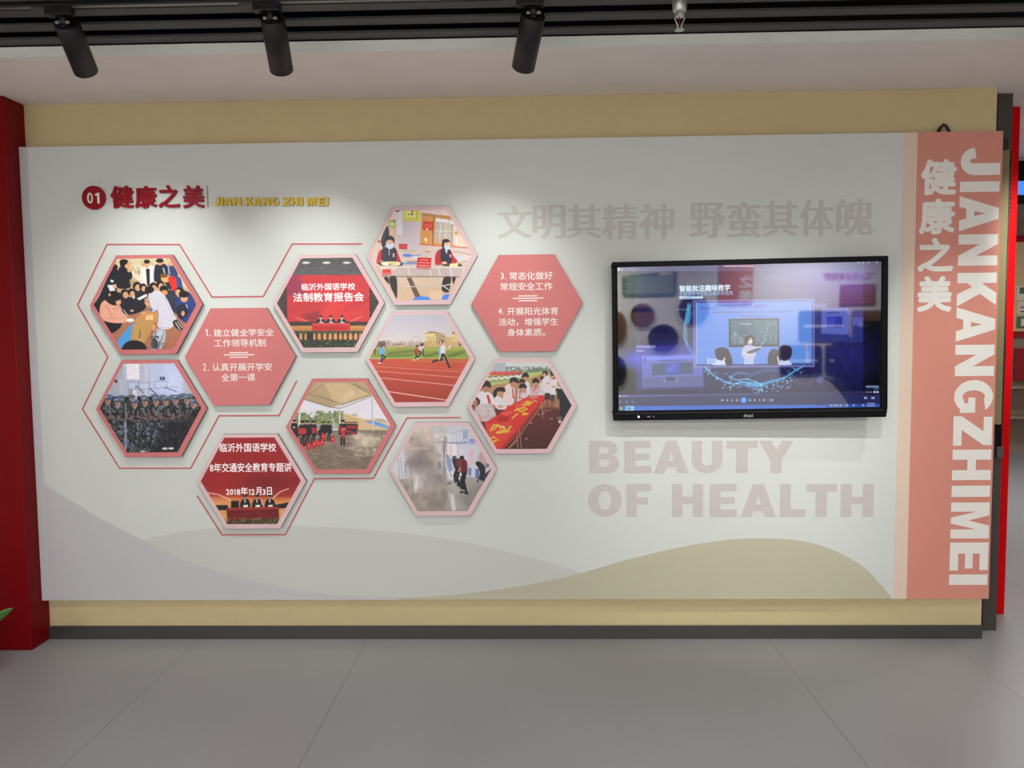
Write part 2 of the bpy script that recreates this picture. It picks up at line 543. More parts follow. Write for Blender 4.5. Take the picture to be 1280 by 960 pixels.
# ------------------------------------------------------------------ display panel
M_panel = mat('panel_print', (210, 213, 209), 0.55, spec=0.35, noise=(3, 0.015))
M_pink = mat('panel_pink', (214, 142, 126), 0.55, spec=0.35)
M_beige = mat('panel_beige', (224, 201, 182), 0.55, spec=0.35)
M_dune_grey = mat('dune_grey', (194, 192, 194), 0.55, spec=0.35)
M_dune_pale = mat('dune_pale', (200, 202, 196), 0.55, spec=0.35)
M_dune_beige = mat('dune_beige', (188, 184, 160), 0.55, spec=0.35)
M_faint = mat('faint_ink', (195, 192, 187), 0.55, spec=0.35)
M_faint2 = mat('faint_ink_warm', (196, 188, 186), 0.55, spec=0.35)
M_line = mat('outline_ink', (196, 92, 98), 0.5)
M_letterwhite = mat('white_ink', (236, 232, 226), 0.55, spec=0.35)

panel = empty('exhibition_signboard', (0, YP, PZ0), 'wide white display panel with hexagon layout, dune shapes and a pink end strip', 'signboard')
PO = Vector((0, YP, PZ0))
def on_panel(mb):
    mb.v = [(x, y-PO.y, z-PO.z) for x, y, z in mb.v]
    return mb
xs_pk = at(1140, 460, YP)[0]; xs_bg = at(1123.5, 460, YP)[0]
on_panel(MB().box(X0+0.004, X1, YP, -0.001, PZ0, PZ1)).build('board', M_panel, panel, bevel=0.0015)
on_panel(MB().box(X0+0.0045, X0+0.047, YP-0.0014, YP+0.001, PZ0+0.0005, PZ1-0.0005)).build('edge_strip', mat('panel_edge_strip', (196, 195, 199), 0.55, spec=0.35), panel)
s1 = on_panel(MB().box(xs_bg, xs_pk, YP-0.0005, YP+0.001, PZ0+0.001, PZ1-0.001)).build('beige_strip', M_beige, panel)
s2 = on_panel(MB().box(xs_pk, X1-0.001, YP-0.0005, YP+0.001, PZ0+0.001, PZ1-0.001)).build('pink_strip', M_pink, panel)
tag(s1, 'narrow beige strip'); tag(s2, 'salmon pink strip with white lettering')

def px_poly(pts, Y):
    return [(float(at(x, y, Y)[0]), float(at(x, y, Y)[2])) for x, y in pts]
def curve_pts(pts, n=8):
    P = np.array(pts, float); out = []
    for i in range(len(P)-1):
        p0 = P[max(0, i-1)]; p1 = P[i]; p2 = P[i+1]; p3 = P[min(len(P)-1, i+2)]
        for k in range(n):
            t = k/n
            out.append(tuple(0.5*((2*p1)+(p2-p0)*t+(2*p0-5*p1+4*p2-p3)*t*t+(3*p1-p0-3*p2+p3)*t**3)))
    out.append(tuple(P[-1]))
    return out
def strip_mesh(top, bottom_z, Y):
    """area between a curve (x, z) and a level or another curve"""
    m = MB(); n = len(top)
    v = [(x, Y, z) for x, z in top] + [(x, Y, (bottom_z if np.isscalar(bottom_z) else bottom_z[i])) for i, (x, z) in enumerate(top)]
    return m.add(v, [(i, i+1, n+i+1, n+i) for i in range(n-1)])
zb = PZ0+0.001
lens = curve_pts([(178.7,675.4),(222,665.5),(272.5,660),(357,657),(422.5,659.5),(497.5,665.6),(572.5,676),(666,697.5),(729.6,716.3)])
on_panel(strip_mesh(px_poly(lens, YP), zb, YP-0.0004)).build('printed_dune', M_dune_pale, panel)
left = curve_pts([(45.5,599),(93.8,628.8),(131,651),(178.7,675),(235,701.7),(310,724),(385,739.7),(460,745.3),(497.5,746.2),(520,749.2)])
lp = px_poly(left, YP); lp[0] = (X0+0.005, lp[0][1])
on_panel(strip_mesh(lp, zb, YP-0.0008)).build('printed_dune', M_dune_grey, panel)
right = curve_pts([(497.5,747.5),(553.8,744.4),(628.8,736),(680,727),(727,716),(790,698),(850,684),(900,675.8),(950,672.6),(1000,676),(1040,687),(1078,708),(1100,730),(1116,749.3)])
on_panel(strip_mesh(px_poly(right, YP), zb, YP-0.0012)).build('printed_dune', M_dune_beige, panel)

def letters(parent, name, mtl, items, Y, offset, label=None):
    m = MB()
    for vf, box, kw in items:
        v, f = fit_px(vf, *box, Y, **kw)
        m.add(v, f)
    m.v = [(x-offset.x, y-offset.y, z-offset.z) for x, y, z in m.v]
    o = m.build(name, mtl, parent)
    if label: tag(o, label)
    return o
YL = YP-0.0016
rows = [('BEAUTY', 551, 591.3, [(736.3,774),(780.6,814.2),(817.6,860.6),(864.6,903),(908,947),(948.5,992)]),
        ('OFHEALTH', 605, 646, [(735,777),(783,814),(840,878.7),(887.4,921),(926,970),(975.4,1007.4),(1007.6,1046),(1051,1092)])]
letters(panel, 'printed_english_words', M_faint2,
        [(cap(c), (b[0], y0, b[1], y1), {}) for w, y0, y1, bs in rows for c, b in zip(w, bs)], YL, PO, 'faint grey words BEAUTY OF HEALTH')
motto = '文明其精神野蛮其体魄'
mx = [(621,665),(665.5,707),(708,752),(752.5,798),(798.5,843),(862,906),(908.5,952),(953,998),(999,1043),(1045,1092)]
my = [(257,298),(256,299),(255.5,298),(255,299),(254,298),(253,298),(252,298),(251,296),(249.5,295.5),(248,294.5)]
letters(panel, 'printed_motto', M_faint,
        [(glyphs(c, spread=0.032, spread_y=0.006), (a[0], b[0], a[1], b[1]), {}) for c, a, b in zip(motto, mx, my)], YL, PO, 'faint grey Chinese motto')
vert = '健康之美'
letters(panel, 'printed_vertical_title', M_letterwhite,
        [(glyphs(c, spread=0.036), b, {}) for c, b in zip(vert, [(1151,199,1196,244),(1149,248,1194,293),(1147,297,1192,340),(1146.5,345,1190,390)])], YL, PO, 'white Chinese title on the pink strip')
word = 'JIANKANGZHIMEI'
wy = [(185,219),(227,240),(245,289),(293,332),(341,383),(384,427),(431,470),(475,516),(520,557),(562,600),(607,621),(628,673),(678,713),(718,731)]
# letters lie on their backs: baseline to the left, tops running to the panel's edge
xb = at(1193.5, 460, YP)[0]; xt = at(1242.2, 460, YP)[0]
m_ = MB()
for c, (a, b) in zip(word, wy):
    v, f = fit(cap(c), xb, min(xt, X1-0.004), at(1218, b, YP)[2], at(1218, a, YP)[2], YL, None, -90)
    m_.add(v, f)
tag(on_panel(m_).build('printed_vertical_pinyin', M_letterwhite, panel), 'large white turned capitals on the pink strip')

def polyline_strip(pts, w, Y):
    """flat mitred band along a polyline in XZ"""
    P = [Vector((float(at(x, y, Y)[0]), float(at(x, y, Y)[2]))) for x, y in pts]
    L, R = [], []
    for i, p in enumerate(P):
        d0 = (P[i]-P[i-1]).normalized() if i > 0 else (P[1]-P[0]).normalized()
        d1 = (P[i+1]-P[i]).normalized() if i < len(P)-1 else d0
        n0 = Vector((-d0.y, d0.x)); n1 = Vector((-d1.y, d1.x))
        n = (n0+n1).normalized(); k = w/2/max(0.3, n.dot(n0))
        L.append(p+n*k); R.append(p-n*k)
    m = MB()
    n = len(P)
    return m.add([(q.x, Y, q.y) for q in L+R], [(i, i+1, n+i+1, n+i) for i in range(n-1)])
LINES = [[(371,476),(348.75,519.4),(273.8,519.7),(238.4,585.3),(149.4,585.3),(103.1,511.3),(134.7,446.3),(96.9,381.3),(133.75,305.6),(224.4,305.6),(265,371.3),(329,370.6),(365.2,305),(452.5,305)],
         [(246.3,619.5),(277.5,668.6),(356.7,668.2),(393,598.4),(466.6,598),(508.75,522.5),(576,521.9)]]
for L in LINES:
    on_panel(polyline_strip(L, 0.0075, YP-0.0016)).build('printed_outline', M_line, panel)

# ------------------------------------------------------------------ raised title on the panel
M_crimson = mat('crimson_acrylic', (146, 10, 28), 0.4, spec=0.2)
M_gold = mat('gold_acrylic', (196, 164, 50), 0.4, metal=0.3)
M_goldside = mat('gold_edge', (120, 92, 30), 0.4, metal=0.3)
M_crimside = mat('crimson_edge', (196, 120, 120), 0.5)
c0 = at(116.7, 247, YP-0.012)
disc = empty('number_disc', tuple(c0), 'round crimson disc with white 01 before the Chinese title', 'number disc')
r_ = float(at(131.3, 247, YP-0.012)[0]-at(102.1, 247, YP-0.012)[0])/2
MB().lathe([(r_, 0), (r_, 0.012)], (0, 0.012, 0), (0,-1,0), n=48, smooth=False).build('disc_plate', M_crimson, disc, bevel=0.001)
v, f = fit_px(glyphs('0', extrude=0.02, spread=0.006), 108.8, 240.8, 115.6, 254.2, YP-0.018, 0.0062)
MB().add(v-c0, f).build('numeral', M_letterwhite, disc)
v, f = fit_px(cap('1', 0.05), 118.6, 240.8, 124.0, 254.2, YP-0.018, 0.0062)
MB().add(v-c0, f).build('numeral', M_letterwhite, disc)
def raised(name, ch, box, vf, mtl, thick, label, cat, group, Y):
    v, f = fit_px(vf, *box, Y, thick)
    o = np.array([v[:,0].mean(), Y+thick, v[:,2].min()])
    ob = MB().add(v-o, f).build(name, mtl)
    ob.location = tuple(o)
    return tag(ob, label, cat, group)
for c, b, w in zip('健康之美', [(137.8,232,166,260),(168,232,195.2,260),(197.6,231,224,259.5),(228,231.5,254.6,260)],
                   ['first', 'second', 'third', 'last']):
    raised('raised_character', c, b, glyphs(c, extrude=0.05, spread=0.024), M_crimson, 0.013,
           'raised crimson Chinese character %s, %s of the title beside the 01 disc' % (c, w), 'raised letter', 'raised crimson title characters', YP-0.0135)
gold = [('J',266.6,274.3,'first letter of JIAN'),('I',275.6,279.2,'second letter of JIAN'),('A',279.6,289.8,'third letter of JIAN'),('N',291,301,'last letter of JIAN'),
        ('K',306,316,'first letter of KANG'),('A',315.8,326,'second letter of KANG'),('N',327.8,337.3,'third letter of KANG'),('G',338.4,348.6,'last letter of KANG'),
        ('Z',353.3,362.8,'first letter of ZHI'),('H',363.9,373.2,'second letter of ZHI'),('I',375,378.8,'last letter of ZHI'),
        ('M',383.6,394.7,'first letter of MEI'),('E',397,405,'second letter of MEI'),('I',406.4,410.4,'last letter of MEI')]
for c, a, b, w in gold:
    raised('raised_letter', c, (a, 246.6, b, 256.9), cap(c, 0.1), M_gold, 0.012,
           'small raised gold capital %s, %s beside the crimson title' % (c, w), 'raised letter', 'raised gold pinyin letters', YP-0.0125)
d0 = at(259.8, 259, YP-0.004); d1 = at(259.8, 232, YP-0.004)
tag(MB().box(d0[0]-0.0025, d0[0]+0.0025, YP-0.003, YP-0.0001, d0[2], d1[2]).build('divider_bar', mat('divider_grey', (150,120,112), 0.5)),
    'thin upright divider bar between the crimson characters and the gold letters', 'divider bar')
# ------------------------------------------------------------------ hexagonal boards
YB = YP-0.022
M_hex_rose = mat('board_rose', (206, 118, 118), 0.5, spec=0.4)
M_hex_pale = mat('board_pale_pink', (222, 188, 192), 0.5, spec=0.4)
M_hex_edge = mat('board_edge', (120, 108, 108), 0.6)
M_rule = M_letterwhite

def hexagon(cx, cz, w):
    h = w*math.sqrt(3)/4
    return [(cx-w/2, cz), (cx-w/4, cz+h), (cx+w/4, cz+h), (cx+w/2, cz), (cx+w/4, cz-h), (cx-w/4, cz-h)]

def hex_board(name, cxp, cyp, wpx, mtl, label, cat, group):
    c = at(cxp, cyp, YB)
    w = float(at(cxp+wpx/2, cyp, YB)[0]-at(cxp-wpx/2, cyp, YB)[0])
    o = empty(name, (c[0], YP, c[2]), label, cat, group)
    m = MB().prism(hexagon(0, 0, w), YB-YP, -0.0001, 0, 1)
    m.build('board', [mtl, M_hex_edge], o, bevel=0.0012)
    return o, c, w

def add_print(o, c, w, painter, crop, gain=1.0, scale=0.915, shift=(-0.0035, 0.0035), text=(), nx=230, ny=200):
    """the photograph printed on a board: a hexagonal sheet of fine points inked by a painter function"""
    x0, y0, s = crop
    W = w*scale; H = W*math.sqrt(3)/2
    t = np.linspace(0, 1, ny)
    hw = W/4 + W/4*(1-np.abs(2*t-1))
    u = np.linspace(-1, 1, nx)
    X = c[0]+shift[0] + hw[:, None]*u[None, :]
    Z = c[2]+shift[1] + (H/2-H*t)[:, None] + 0*X
    Y = np.full_like(X, YB-0.0006)
    P = np.stack([X.ravel(), Y.ravel(), Z.ravel()], 1)
    px, py = proj(P)
    p = Paint((px-x0)*s, (py-y0)*s)
    painter(p)
    loc = np.array([c[0], YP, c[2]])
    extra = []
    for vf, box, rgb in text:
        bx = (x0+box[0]/s, y0+box[1]/s, x0+box[2]/s, y0+box[3]/s)
        v, f = fit_px(vf, *bx, YB-0.0009)
        extra.append((v-loc, f, rgb))
    return grid_mesh('photo_print', P-loc, nx, ny, p.C, print_mat('print_ink', gain), o, extra)

SKIN, HAIR = (214,160,122), (28,24,26)

def paint_first_aid(p):
    p.grad(-50, 560, (214,204,172), (190,150,120)); p.grad(480, 1000, (178,122,92), (160,96,72))
    p.speck((0,100,1060,360), (150,140,90), 26, .58, .6, 3); p.speck((0,100,1060,360), (240,236,220), 40, .62, .5, 8)
    for k in range(9): p.line([(150,560+44*k),(1000,520+52*k)], 3, (140,84,64), .5)
    for k in range(10): p.line([(300+80*k,500),(180+90*k,900)], 2.5, (140,84,64), .35)
    p.rect(300,120,800,160,(206,190,150),.6)
    p.blob([(110,520),(160,430),(240,250),(285,170),(320,250),(312,340),(290,420),(230,430),(170,580)], (28,30,44))
    p.poly([(225,340),(275,338),(292,385),(248,392)], (216,216,226)); p.ell(290,350,18,18,SKIN); p.poly([(250,295),(280,300),(275,320),(255,315)],(220,220,230))
    p.ell(285,190,26,24,HAIR)
    p.blob([(325,195),(365,185),(405,205),(432,250),(426,290),(410,300),(414,362),(310,362),(306,270)], (32,30,38))
    p.ell(370,165,40,38,HAIR); p.ell(397,175,28,32,SKIN); p.ell(405,218,14,16,SKIN); p.ell(360,150,34,24,HAIR)
    p.blob([(515,195),(555,180),(600,180),(622,220),(622,340),(580,348),(505,335),(500,240)], (230,226,220))
    p.line([(520,210),(512,320)],4,(180,176,172)); p.line([(605,200),(608,330)],4,(180,176,172))
    p.poly([(545,205),(577,205),(577,345),(555,345)], (34,34,40)); p.ell(553,167,22,32,SKIN); p.ell(553,146,25,17,HAIR)
    p.blob([(618,190),(650,165),(700,165),(726,200),(722,270),(695,320),(618,315)], (36,38,52)); p.ell(662,155,26,22,SKIN); p.ell(660,138,32,18,HAIR); p.line([(690,200),(700,240)],8,(220,220,220))
    p.blob([(722,180),(745,165),(780,190),(812,262),(740,262)], (50,62,100)); p.line([(728,175),(742,250)],9,(170,185,220)); p.ell(750,165,20,18,SKIN)
    p.blob([(725,250),(790,262),(835,285),(850,360),(870,400),(800,390),(770,290)], (52,74,132))
    p.blob([(728,275),(785,272),(804,345),(790,392),(755,375),(738,320)], (214,46,40)); p.poly([(700,320),(735,312),(760,370),(740,380)], (40,36,40))
    p.ell(700,283,30,34,(226,172,104)); p.ell(695,262,32,18,(120,80,30)); p.ell(625,325,15,14,SKIN)
    # crouching ring
    p.blob([(325,500),(350,430),(420,440),(520,450),(548,520),(500,562),(410,585),(340,565)], (33,32,42))
    p.blob([(440,400),(470,370),(550,380),(560,440),(470,470)], (34,33,40))
    for x,y,r in [(375,418,27),(430,408,23),(476,358,27),(525,366,22),(610,355,20),(668,345,24)]:
        p.ell(x-4,y-10,r+9,r+8,HAIR); p.ell(x+3,y+4,r-3,r,SKIN)
    p.poly([(470,452),(548,412),(560,430),(492,466)], (236,232,228)); p.poly([(440,430),(455,425),(450,455),(436,450)],(220,215,215))
    p.ell(430,552,16,8,SKIN); p.line([(360,545),(395,590)],5,(236,230,228))
    p.blob([(690,410),(740,380),(790,400),(812,470),(808,570),(770,560),(735,480)], (44,50,68)); p.line([(725,420),(790,440)],5,(64,72,92)); p.line([(730,460),(800,490)],5,(64,72,92))
    p.ell(695,372,36,30,HAIR); p.ell(700,402,26,22,(220,140,88))
    p.blob([(795,460),(860,420),(905,400),(962,505),(935,580),(900,650),(850,640),(806,590)], (44,60,122)); p.blob([(800,520),(860,500),(900,560),(850,620),(806,590)],(30,34,52))
    p.ell(822,385,34,26,HAIR); p.ell(812,402,22,26,SKIN); p.ell(858,412,40,26,HAIR); p.ell(862,452,30,30,SKIN); p.ell(858,425,38,18,HAIR); p.ell(852,575,14,22,SKIN); p.line([(880,500),(888,530)],6,(220,220,230))
    # pink jacket
    p.blob([(190,640),(330,640),(334,690),(262,738),(214,690)], (24,22,26))
    p.blob([(162,560),(172,500),(205,466),(250,490),(330,512),(352,560),(392,606),(384,645),(300,655),(214,640),(172,604)], (226,164,140))
    p.line([(215,500),(270,620)],5,(190,126,104)); p.line([(270,540),(330,520),(345,570)],5,(196,132,110)); p.line([(225,610),(370,615)],4,(196,132,110))
    p.blob([(218,470),(222,410),(270,392),(325,402),(346,440),(320,500),(268,505)], (32,26,26)); p.ell(318,480,22,28,SKIN); p.ell(305,440,34,30,(32,26,26)); p.ell(245,420,10,12,SKIN)
    p.ell(416,632,32,16,(238,236,236)); p.line([(380,640),(440,640)],4,(190,190,200))
    # patient on mat
    p.blob([(308,805),(400,690),(462,648),(452,700),(420,790),(352,862),(322,840)], (76,154,216))
    p.blob([(455,650),(480,600),(560,556),(632,568),(640,640),(560,650),(500,665)], (200,142,82)); p.poly([(548,592),(605,582),(606,628),(540,630)], (228,190,138)); p.ell(525,572,24,10,SKIN); p.ell(610,688,16,28,(214,150,96))
    p.blob([(450,662),(530,630),(602,642),(590,710),(535,812),(492,792),(500,720),(470,795),(424,790),(430,710)], (190,146,86)); p.line([(500,710),(490,790)],8,(110,80,50)); p.line([(560,660),(540,780)],4,(160,118,66))
    p.ell(480,795,30,14,(200,160,110))
    # white coat
    p.blob([(568,420),(600,390),(645,388),(700,425),(748,515),(776,580),(798,625),(760,690),(700,706),(642,680),(650,610),(640,545),(600,562),(592,530),(574,470)], (208,204,218))
    p.line([(640,520),(636,600)],5,(170,166,186)); p.line([(700,440),(760,600)],4,(186,182,200)); p.line([(660,690),(740,690)],5,(170,164,184))
    p.ell(574,378,38,30,HAIR); p.blob([(532,478),(572,490),(578,520),(548,508)],SKIN); p.ell(585,545,18,12,(60,110,170))
    p.blob([(766,645),(808,628),(850,695),(824,716),(790,690)], (36,38,46)); p.line([(790,650),(826,706)],6,(226,226,230)); p.line([(806,640),(842,692)],5,(226,226,230))
    # bag and near head
    p.blob([(608,745),(640,702),(700,712),(708,765),(690,840),(664,868),(588,866),(596,790)], (176,180,194)); p.blob([(600,780),(640,800),(650,850),(590,862)],(70,72,84)); p.line([(625,720),(618,850)],6,(40,42,50)); p.ell(662,752,22,26,(200,204,216)); p.line([(690,740),(650,860)],5,(60,62,74)); p.speck((585,760,700,870),(30,30,36),14,.6,.7,4)
    p.ell(450,872,102,76,(24,22,26))
    p.grain(.14, 9)

def paint_soldiers(p):
    p.grad(-50, 380, (196,204,228), (168,174,198))
    p.rect(195,100,300,390,(166,170,188)); p.rect(268,240,300,370,(186,188,200)); p.rect(330,100,440,235,(232,226,234)); p.rect(440,100,520,380,(180,186,206)); p.rect(486,100,510,380,(200,200,212)); p.rect(530,100,815,360,(186,194,226)); p.rect(815,210,900,360,(170,172,182))
    p.glow(740,250,150,220,(206,214,246),.7)
    p.rect(616,213,658,240,(36,46,92)); p.rect(628,218,640,232,(170,176,210)); p.ell(240,250,14,14,(80,40,60))
    for x,y,w,h in [(345,258,85,60),(440,262,85,55),(570,250,105,60)]:
        p.line([(x,y),(x+w,y),(x+w,y+h),(x,y+h),(x,y)],4,(120,130,170)); p.rect(x+4,y+4,x+w-4,y+h-4,(196,204,226),.7)
    p.rect(405,288,425,306,(90,120,190)); p.line([(530,312),(585,360)],9,(64,60,140)); p.line([(435,310),(475,352)],8,(70,66,140)); p.line([(655,300),(760,340)],8,(90,100,170)); p.line([(690,300),(775,298)],3,(130,136,160)); p.rect(380,325,420,420,(220,214,216)); p.rect(350,320,382,390,(150,146,150)); p.rect(200,380,290,420,(40,52,110)); p.line([(225,370),(180,420)],4,(180,180,190))
    p.poly([(60,470),(150,390),(240,400),(420,420),(880,370),(1000,470),(1000,900),(60,900)], (40,42,48), 1, 12)
    rows = [([180,290,372,478,570,640,728,790,815,870],378,24,.0), ([905,940],445,22,0)]
    for xs,y,r,_ in rows:
        for x in xs:
            yy = y+8*math.sin(x*.7); p.ell(x,yy+24,r-4,r,(150,116,98)); p.ell(x,yy,r+10,r-6,(92,106,130)); p.ell(x+6,yy+8,r+12,6,(60,70,90)); p.ell(x,yy+75,r+22,44,(52,55,62))
    men = [(170,400),(255,420),(400,428),(490,412),(585,408),(668,408),(752,398),(850,395),(905,430)]
    h = 470
    for x,y in men:
        p.blob([(x-62,y+60),(x-20,y+42),(x+25,y+42),(x+58,y+70),(x+52,y+190),(x+50,y+h),(x-48,y+h),(x-50,y+190)], (36,38,44))
        p.blob([(x-52,y+180),(x+48,y+180),(x+46,y+h),(x-44,y+h)], (48,52,62), .9)
    for sd,c,th,a_ in [(2,(122,130,150),.57,.8),(9,(16,16,20),.55,.8),(17,(84,90,80),.63,.6)]:
        p.speck((60,455,1000,900), c, 17, th, a_, sd, 2, .06, .8)
    for x,y in men:
        p.line([(x-50,y+200),(x-46,y+h)],7,(16,16,20),.8); p.line([(x,y+260),(x,y+h)],6,(18,18,22),.7); p.line([(x-58,y+70),(x-52,y+190)],5,(18,18,22),.6)
        p.ell(x,y+22,24,30,(176,136,114)); p.ell(x-8,y+30,12,20,(120,88,76),.6); p.ell(x+8,y+18,4,3,(50,36,34),.8); p.line([(x,y+40),(x+12,y+40)],3,(120,70,64),.7)
        p.ell(x,y-8,36,20,(104,118,142)); p.ell(x+10,y+2,38,8,(62,72,92)); p.ell(x-10,y-12,10,6,(160,170,190),.7); p.ell(x+14,y-14,8,5,(60,70,90),.8)
        p.line([(x-62,y+95),(x-64,y+140),(x+5,y+162),(x+46,y+160)], 15, (132,100,86), .85); p.line([(x-30,y+152),(x+56,y+172)], 11, (96,72,62), .85)
        p.poly([(x-20,y+44),(x,y+70),(x+20,y+44)], (170,172,176), .5)
    p.rect(318,440,328,860,(196,200,214),.55)
    p.poly([(60,480),(330,860),(60,900)], (26,26,30), .6, 20); p.poly([(650,640),(1000,470),(1000,900),(560,900)], (14,14,18), .6, 60)
    p.ell(320,700,14,120,(150,160,190),.5); p.ell(660,828,24,10,(210,208,208)); p.ell(712,826,24,9,(220,218,216)); p.ell(470,852,26,9,(180,184,196))
    p.grain(.16, 8)

def paint_report(p):
    p.grad(-50, 240, (74,72,74), (104,102,106)); p.grad(240, 1000, (78,68,66), (62,58,54))
    p.speck((0,0,1070,240),(60,58,60),7,.55,.4,3)
    for x in (338,520,700): p.ell(x,131,32,8,(250,248,236)); p.ell(x,131,42,14,(200,196,190),.35)
    p.rect(298,88,306,100,(230,228,220))
    p.poly([(165,240),(900,240),(912,662),(172,662)], (214,56,62))
    i = p._near(165,240,912,662)
    d = np.sqrt(((p.x[i]-540)/420)**2+((p.y[i]-560)/300)**2)
    p._mix(i, .55*np.clip(1-d,0,1), (250,72,60))
    p.poly([(172,240),(270,240),(345,420),(300,400),(235,430),(166,330)], (120,56,110), .55, 40); p.poly([(166,330),(300,420),(166,420)],(110,60,110),.4,40)
    p.poly([(300,470),(560,470),(440,590),(200,560)], (160,40,60), .25, 60); p.poly([(660,560),(760,480),(905,420),(905,480)], (170,44,60), .4, 50); p.poly([(300,600),(460,560),(440,650),(360,650)],(90,40,52),.5,40)
    p.line([(245,620),(380,660)],7,(240,190,180),.7,8); p.line([(720,658),(830,610)],7,(240,190,180),.7,8); p.line([(860,450),(905,400)],5,(250,120,110),.5,6); p.line([(170,330),(230,380),(250,430)],3,(230,150,170),.4)
    p.rect(160,240,166,662,(60,40,40)); p.rect(905,350,914,662,(40,36,36)); p.rect(140,655,930,690,(62,54,50)); p.rect(280,664,400,676,(70,62,60))
    p.grad(690, 745, (204,142,82), (196,128,66)); p.rect(180,700,930,712,(228,170,104),.5)
    for x in (470,558,655):
        p.blob([(x-38,668),(x-30,636),(x,626),(x+30,636),(x+38,668)], (34,30,40)); p.ell(x,622,15,17,(224,172,146)); p.ell(x,608,17,9,(40,30,34)); p.poly([(x-7,640),(x+7,640),(x,660)],(230,226,230)); p.ell(x+4,662,24,5,(244,236,230))
    p.rect(392,668,728,740,(206,44,44)); p.rect(392,668,728,682,(226,84,74)); p.line([(410,690),(712,690),(712,736),(410,736),(410,690)],3,(240,110,90),.8); p.ell(560,715,14,20,(150,40,36),.7)
    p.rect(100,738,1000,1000,(52,56,46))
    for k in range(46):
        x = 232+14*k; p.line([(x,768),(x-8+(k%5)*4,736+(k*7)%14)],5,(66,104,66) if k%3 else (96,140,92))
    for x,w in ((292,14),(336,12),(412,12),(456,16),(506,16),(553,16),(600,17),(645,14),(687,16),(734,17),(780,17),(820,10)):
        p.blob([(x-w*.55,760),(x+w*.55,760),(x+w,795),(x+w*.6,815),(x-w*.6,815),(x-w,795)], (222,148,92)); p.line([(x-w*.3,770),(x-w*.4,805)],4,(250,200,150),.8)
    p.rect(344,752,402,816,(44,44,46)); p.speck((200,815,900,900),(36,60,38),12,.5,.7,6); p.speck((200,820,900,880),(150,190,130),10,.70,.8,11)
    p.grain(.06, 9)

